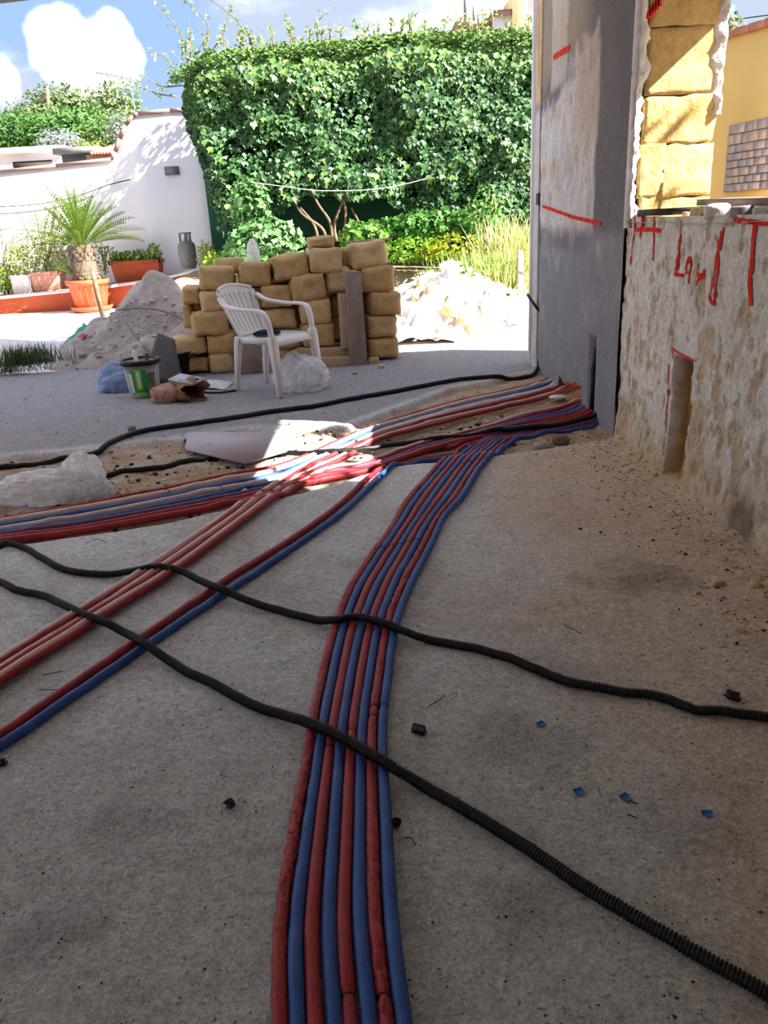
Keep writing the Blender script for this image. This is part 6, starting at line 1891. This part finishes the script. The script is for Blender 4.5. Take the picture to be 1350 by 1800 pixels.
# white building behind the hedge at upper right
b0 = D(925, 60, 26); hb = empty('white_building', (b0[0], 26, 0)); tag(hb, 'white building with stepped parapet behind the hedge top', 'building')
def bx(name, px0, py0, px1, m_, y0=26, dep=5, th=None):
    a, c = D(px0, py0, y0), D(px1, py0, y0); zt = (a[2] + c[2]) / 2
    b = MB(); b.box((a[0] - b0[0], y0 - 26, (zt - th) if th else -0.2), (c[0] - b0[0], y0 - 26 + dep, zt)); return b.build(name, m_, hb)
bx('side_wing', 800, 42, 870, m_whitewall, 26.5); bx('main_wall', 868, 22, 925, m_whitewall); bx('tower', 905, -20, 990, m_stone3, 25.5)
bx('coping', 800, 36, 872, m_coping, 26.3, 5.2, 0.15); bx('coping', 866, 16, 926, m_coping, 25.9, 5.2, 0.15)
tube_to('roof_pole', [D(818, 40, 26), D(818, 0, 26), D(818, -30, 26)], 0.05, m_grey, hb, np.array([b0[0], 26, 0]))
tube_to('roof_pole', [D(833, 36, 26), D(833, 12, 26)], 0.04, m_grey, hb, np.array([b0[0], 26, 0]))

# ------------------------------------------------------------------ seen through the window
YP0 = np.array([5.573, 12.0, 0]); YU = np.array([-0.16, 1.0, 0]); YU = YU / np.linalg.norm(YU); YN = np.array([-YU[1], YU[0], 0])   # normal towards the room
def build_yellow():
    yw = empty('yellow_wall', V(1300, 300, YP0, YU) * np.array([1, 1, 0])); tag(yw, 'ochre neighbouring wall with reddish coping, seen through the window', 'wall'); base = np.array(yw.location)
    a, c = V(1232, 80, YP0, YU), V(1420, 20, YP0, YU)
    pts = [V(1225, 84, YP0, YU), V(1350, 46, YP0, YU), V(1480, 0, YP0, YU)]
    v = []
    for p in pts: v += [p, np.array([p[0], p[1], -0.1]), p - YN * 0.25, np.array([p[0], p[1], -0.1]) - YN * 0.25]
    v = np.array(v) - base; f = []
    for i in range(2):
        k = 4 * i; f += [(k, k + 1, k + 5, k + 4), (k + 6, k + 7, k + 3, k + 2), (k, k + 4, k + 6, k + 2)]
    f += [(0, 2, 3, 1), (8, 9, 11, 10)]
    obj('wall_body', v, f, m_yellow, yw)
    for i in range(2):
        p, q = pts[i], pts[i + 1]; m = 5
        for k in range(m):
            s0, s1 = p + (q - p) * (k / m + 0.003), p + (q - p) * ((k + 1) / m - 0.003)
            vv = []
            for e in (s0, s1):
                for (o_, h_) in ((0.06, 0), (-0.3, 0), (-0.3, 0.09), (0.06, 0.09)): vv.append(e + YN * o_ + np.array([0, 0, h_]) - base)
            obj('coping_tile', vv, [(0, 1, 5, 4), (1, 2, 6, 5), (2, 3, 7, 6), (3, 0, 4, 7), (3, 2, 1, 0), (4, 5, 6, 7)], mat('red coping tile', (168, 112, 92), (136, 88, 72), scale=6, rough=0.9), yw)
    # stone-clad panel: each tile a piece
    pn = empty('stone_cladding', V(1330, 330, YP0, YU)); tag(pn, 'panel of pinkish-grey stone cladding tiles on the ochre wall', 'cladding'); pb = np.array(pn.location)
    lo, hi = V(1274, 338, YP0, YU), V(1283, 221, YP0, YU)
    z0, z1 = lo[2], hi[2]
    s0 = np.dot(lo - YP0, YU); L_ = 2.4
    bk = []
    e0 = YP0 + YU * (s0)
    for (s_, z_) in ((0, z0), (-L_, z0), (-L_, z1), (0, z1)):
        p = e0 + YU * s_; bk.append((p[0], p[1], z_))
    v = [np.array(p) + YN * 0.02 - pb for p in bk] + [np.array(p) + YN * 0.002 - pb for p in bk]
    obj('mortar_bed', v, [(0, 1, 2, 3), (7, 6, 5, 4), (0, 4, 5, 1), (1, 5, 6, 2), (2, 6, 7, 3), (3, 7, 4, 0)], m_coping, pn)
    mt = [mat('cladding tile a', (176, 160, 152), (152, 136, 130), scale=6, rough=0.9), mat('cladding tile b', (188, 164, 148), (164, 140, 128), scale=6, rough=0.9), mat('cladding tile c', (160, 150, 148), (140, 130, 128), scale=6, rough=0.9)]
    rg = random.Random(4)
    rows = 8; zz = z0
    hts = [rg.uniform(0.8, 1.2) for _ in range(rows)]; tot = sum(hts)
    for r_ in range(rows):
        hh = (z1 - z0) * hts[r_] / tot; s_ = 0.0
        while s_ < L_ - 0.06:
            w_ = min(rg.uniform(0.12, 0.30), L_ - s_)
            t = rg.uniform(0.03, 0.045)
            c0, c1 = e0 - YU * (s_ + 0.006), e0 - YU * (s_ + w_ - 0.006)
            vv = []
            for o_ in (t, 0.015):
                vv += [np.array([c0[0], c0[1], zz + 0.006]) + YN * o_ - pb, np.array([c1[0], c1[1], zz + 0.006]) + YN * o_ - pb, np.array([c1[0], c1[1], zz + hh - 0.006]) + YN * o_ - pb, np.array([c0[0], c0[1], zz + hh - 0.006]) + YN * o_ - pb]
            obj('cladding_tile', vv, [(0, 1, 2, 3), (7, 6, 5, 4), (0, 4, 5, 1), (1, 5, 6, 2), (2, 6, 7, 3), (3, 7, 4, 0)], mt[rg.randrange(3)], pn)
            s_ += w_
        zz += hh
build_yellow()
# green sign on a post above the ochre wall
sg = empty('green_sign', D(1290, 60, 20)); tag(sg, 'green and white sign board on a dark post above the ochre wall', 'sign'); sb_ = np.array(sg.location)
a, c = D(1274, 36, 20), D(1291, 9, 20)
b = MB(); b.box((a[0] - sb_[0], -0.03, a[2] - sb_[2]), (c[0] - sb_[0], 0.03, c[2] - sb_[2])); b.build('board', mat('green sign', (40, 160, 140), (30, 140, 122), scale=4, rough=0.6), sg)
b = MB(); m0 = D(1276, 22, 20); m1 = D(1288, 19, 20); b.box((m0[0] - sb_[0], -0.04, m0[2] - sb_[2] - 0.03), (m1[0] - sb_[0], -0.03, m1[2] - sb_[2] + 0.03)); b.build('sign_stripe', m_whitewall, sg)
m0 = D(1276, 34, 20); m1 = D(1288, 28, 20); b = MB(); b.box((m0[0] - sb_[0], -0.04, m0[2] - sb_[2]), (m1[0] - sb_[0], -0.03, m1[2] - sb_[2])); b.build('sign_panel', m_whitewall, sg)
tube_to('post', [D(1294, 75, 20) * np.array([1, 1, 0]), D(1294, 75, 20), D(1294, 20, 20)], 0.05, m_darkwood, sg, sb_)
o = add_tube('shrub_trunk', np.array([D(1282, 58, 18.5) * np.array([1, 1, 0]), D(1282, 58, 18.5)]), 0.06, m_bark); _sh = o; tag(o, 'grey-green shrub top peeping over the ochre wall', 'shrub')
o = foliage('shrub_crown', D(1282, 58, 18.5), (0.35, 0.3, 0.35), 220, 0.12, (120, 140, 100), (160, 170, 130), _sh, seed=171); o['kind'] = 'stuff'; _sh.name = 'shrub'
o = add_tube('overhead_cable', np.array([D(1270, 36, 19.5), D(1310, 32, 19), D(1400, 20, 18)]), 0.012, m_tie, n=5); tag(o, 'thin overhead cable right of the green sign', 'cable')

# boards and rubble on the window sill
def sill_piece(name, q, zb, th, m_, label, cat, rot=0.0):
    v = [(x, y, zb + dz) for (x, y, dz) in q] + [(x, y, zb + th + dz) for (x, y, dz) in q]
    n = len(q)
    f = [tuple(range(n - 1, -1, -1)), tuple(range(n, 2 * n))] + [(i, (i + 1) % n, n + (i + 1) % n, n + i) for i in range(n)]
    o = obj(name, v, f, m_); tag(o, label, cat); return o
zs = SILL - 0.01
sill_piece('dark_board', [(1.365, 4.16, .012), (1.345, 3.66, .012), (1.60, 3.60, .012), (1.66, 4.16, .012)], zs + 0.004, 0.03, m_darkwood, 'dark-edged board on the window sill against the stone jamb', 'board')
sill_piece('pale_board', [(1.50, 3.75, .05), (1.42, 2.72, .03), (1.56, 2.70, .03), (1.66, 3.75, .05)], zs + 0.0, 0.026, m_wood, 'long greyish board lying slantwise on the window sill', 'board')
for i, (x, y, s, lb, m_) in enumerate(((1.40, 3.45, .035, 'sandy lump on the sill left of the white one', m_stone3), (1.385, 3.25, .04, 'white plaster lump on the sill under the long board', m_rubble), (1.39, 3.05, .035, 'grey lump on the sill under the long board', m_concrete), (1.40, 3.58, .03, 'brown chunk on the sill by the dark board', m_stone), (1.40, 2.9, .03, 'white chip on the sill near the right edge', m_rubble), (1.39, 3.36, .02, 'dark crumb on the sill', m_darkwood), (1.40, 4.2, .03, 'pale stone chip on the sill at the pillar', m_rubble))):
    me = rough_block_mesh('sill_rubble', s * 2, s * 2.2, s * 1.3, 700 + i, m_, amp=0.012, n=5, rnd=0.3)
    o = link('sill_rubble', me, None, (x, y, zs + s * 0.5), (0, 0, i)); tag(o, lb, 'rubble', 'rubble on the window sill')
# uneven mortar bed on top of the low wall
ys_ = np.arange(0.7, PIL_Y, 0.05); v = []; f = []
for i, yy in enumerate(ys_):
    for j, xx in enumerate((WALLX - 0.012, WALLX + 0.06, 1.5, 1.65, 1.79)):
        v.append((xx, yy, SILL - 0.014 + 0.016 * float(fbm(np.array([xx * 7]), np.array([yy * 7]), seed=161)[0]) - (0.012 if j == 0 else 0)))
for i in range(len(ys_) - 1):
    for j in range(4): a = i * 5 + j; f.append((a, a + 1, a + 6, a + 5))
obj('sill_mortar', v, f, m_rubble, wall_right, smooth=True)

# tree in the yard outside: its crown breaks up the sunlight that falls through the window
yt = empty('yard_tree', (4.6, 1.55, -0.05)); tag(yt, 'leafy yard tree outside the window, beyond the picture', 'tree')
v, f = tube_geo(catmull([(0, 0, 0), (0.1, 0.1, 1.6), (0.0, 0.25, 3.0), (0.1, 0.4, 4.2)], 5), np.linspace(0.10, 0.04, 16), 8); obj('trunk', v, f, m_bark, yt, True)
for k, (q, r_) in enumerate((((0.0, -0.1, 3.9), (0.7, 0.55, 0.8)), ((-0.3, 0.25, 3.2), (0.5, 0.35, 0.4)), ((0.3, 0.9, 4.4), (0.4, 0.28, 0.4)))):
    o = foliage('crown', q, r_, 300 if k == 0 else 60, 0.13, (80, 120, 50), (120, 160, 70), yt, seed=181 + k, shell=0.1); o['kind'] = 'stuff'
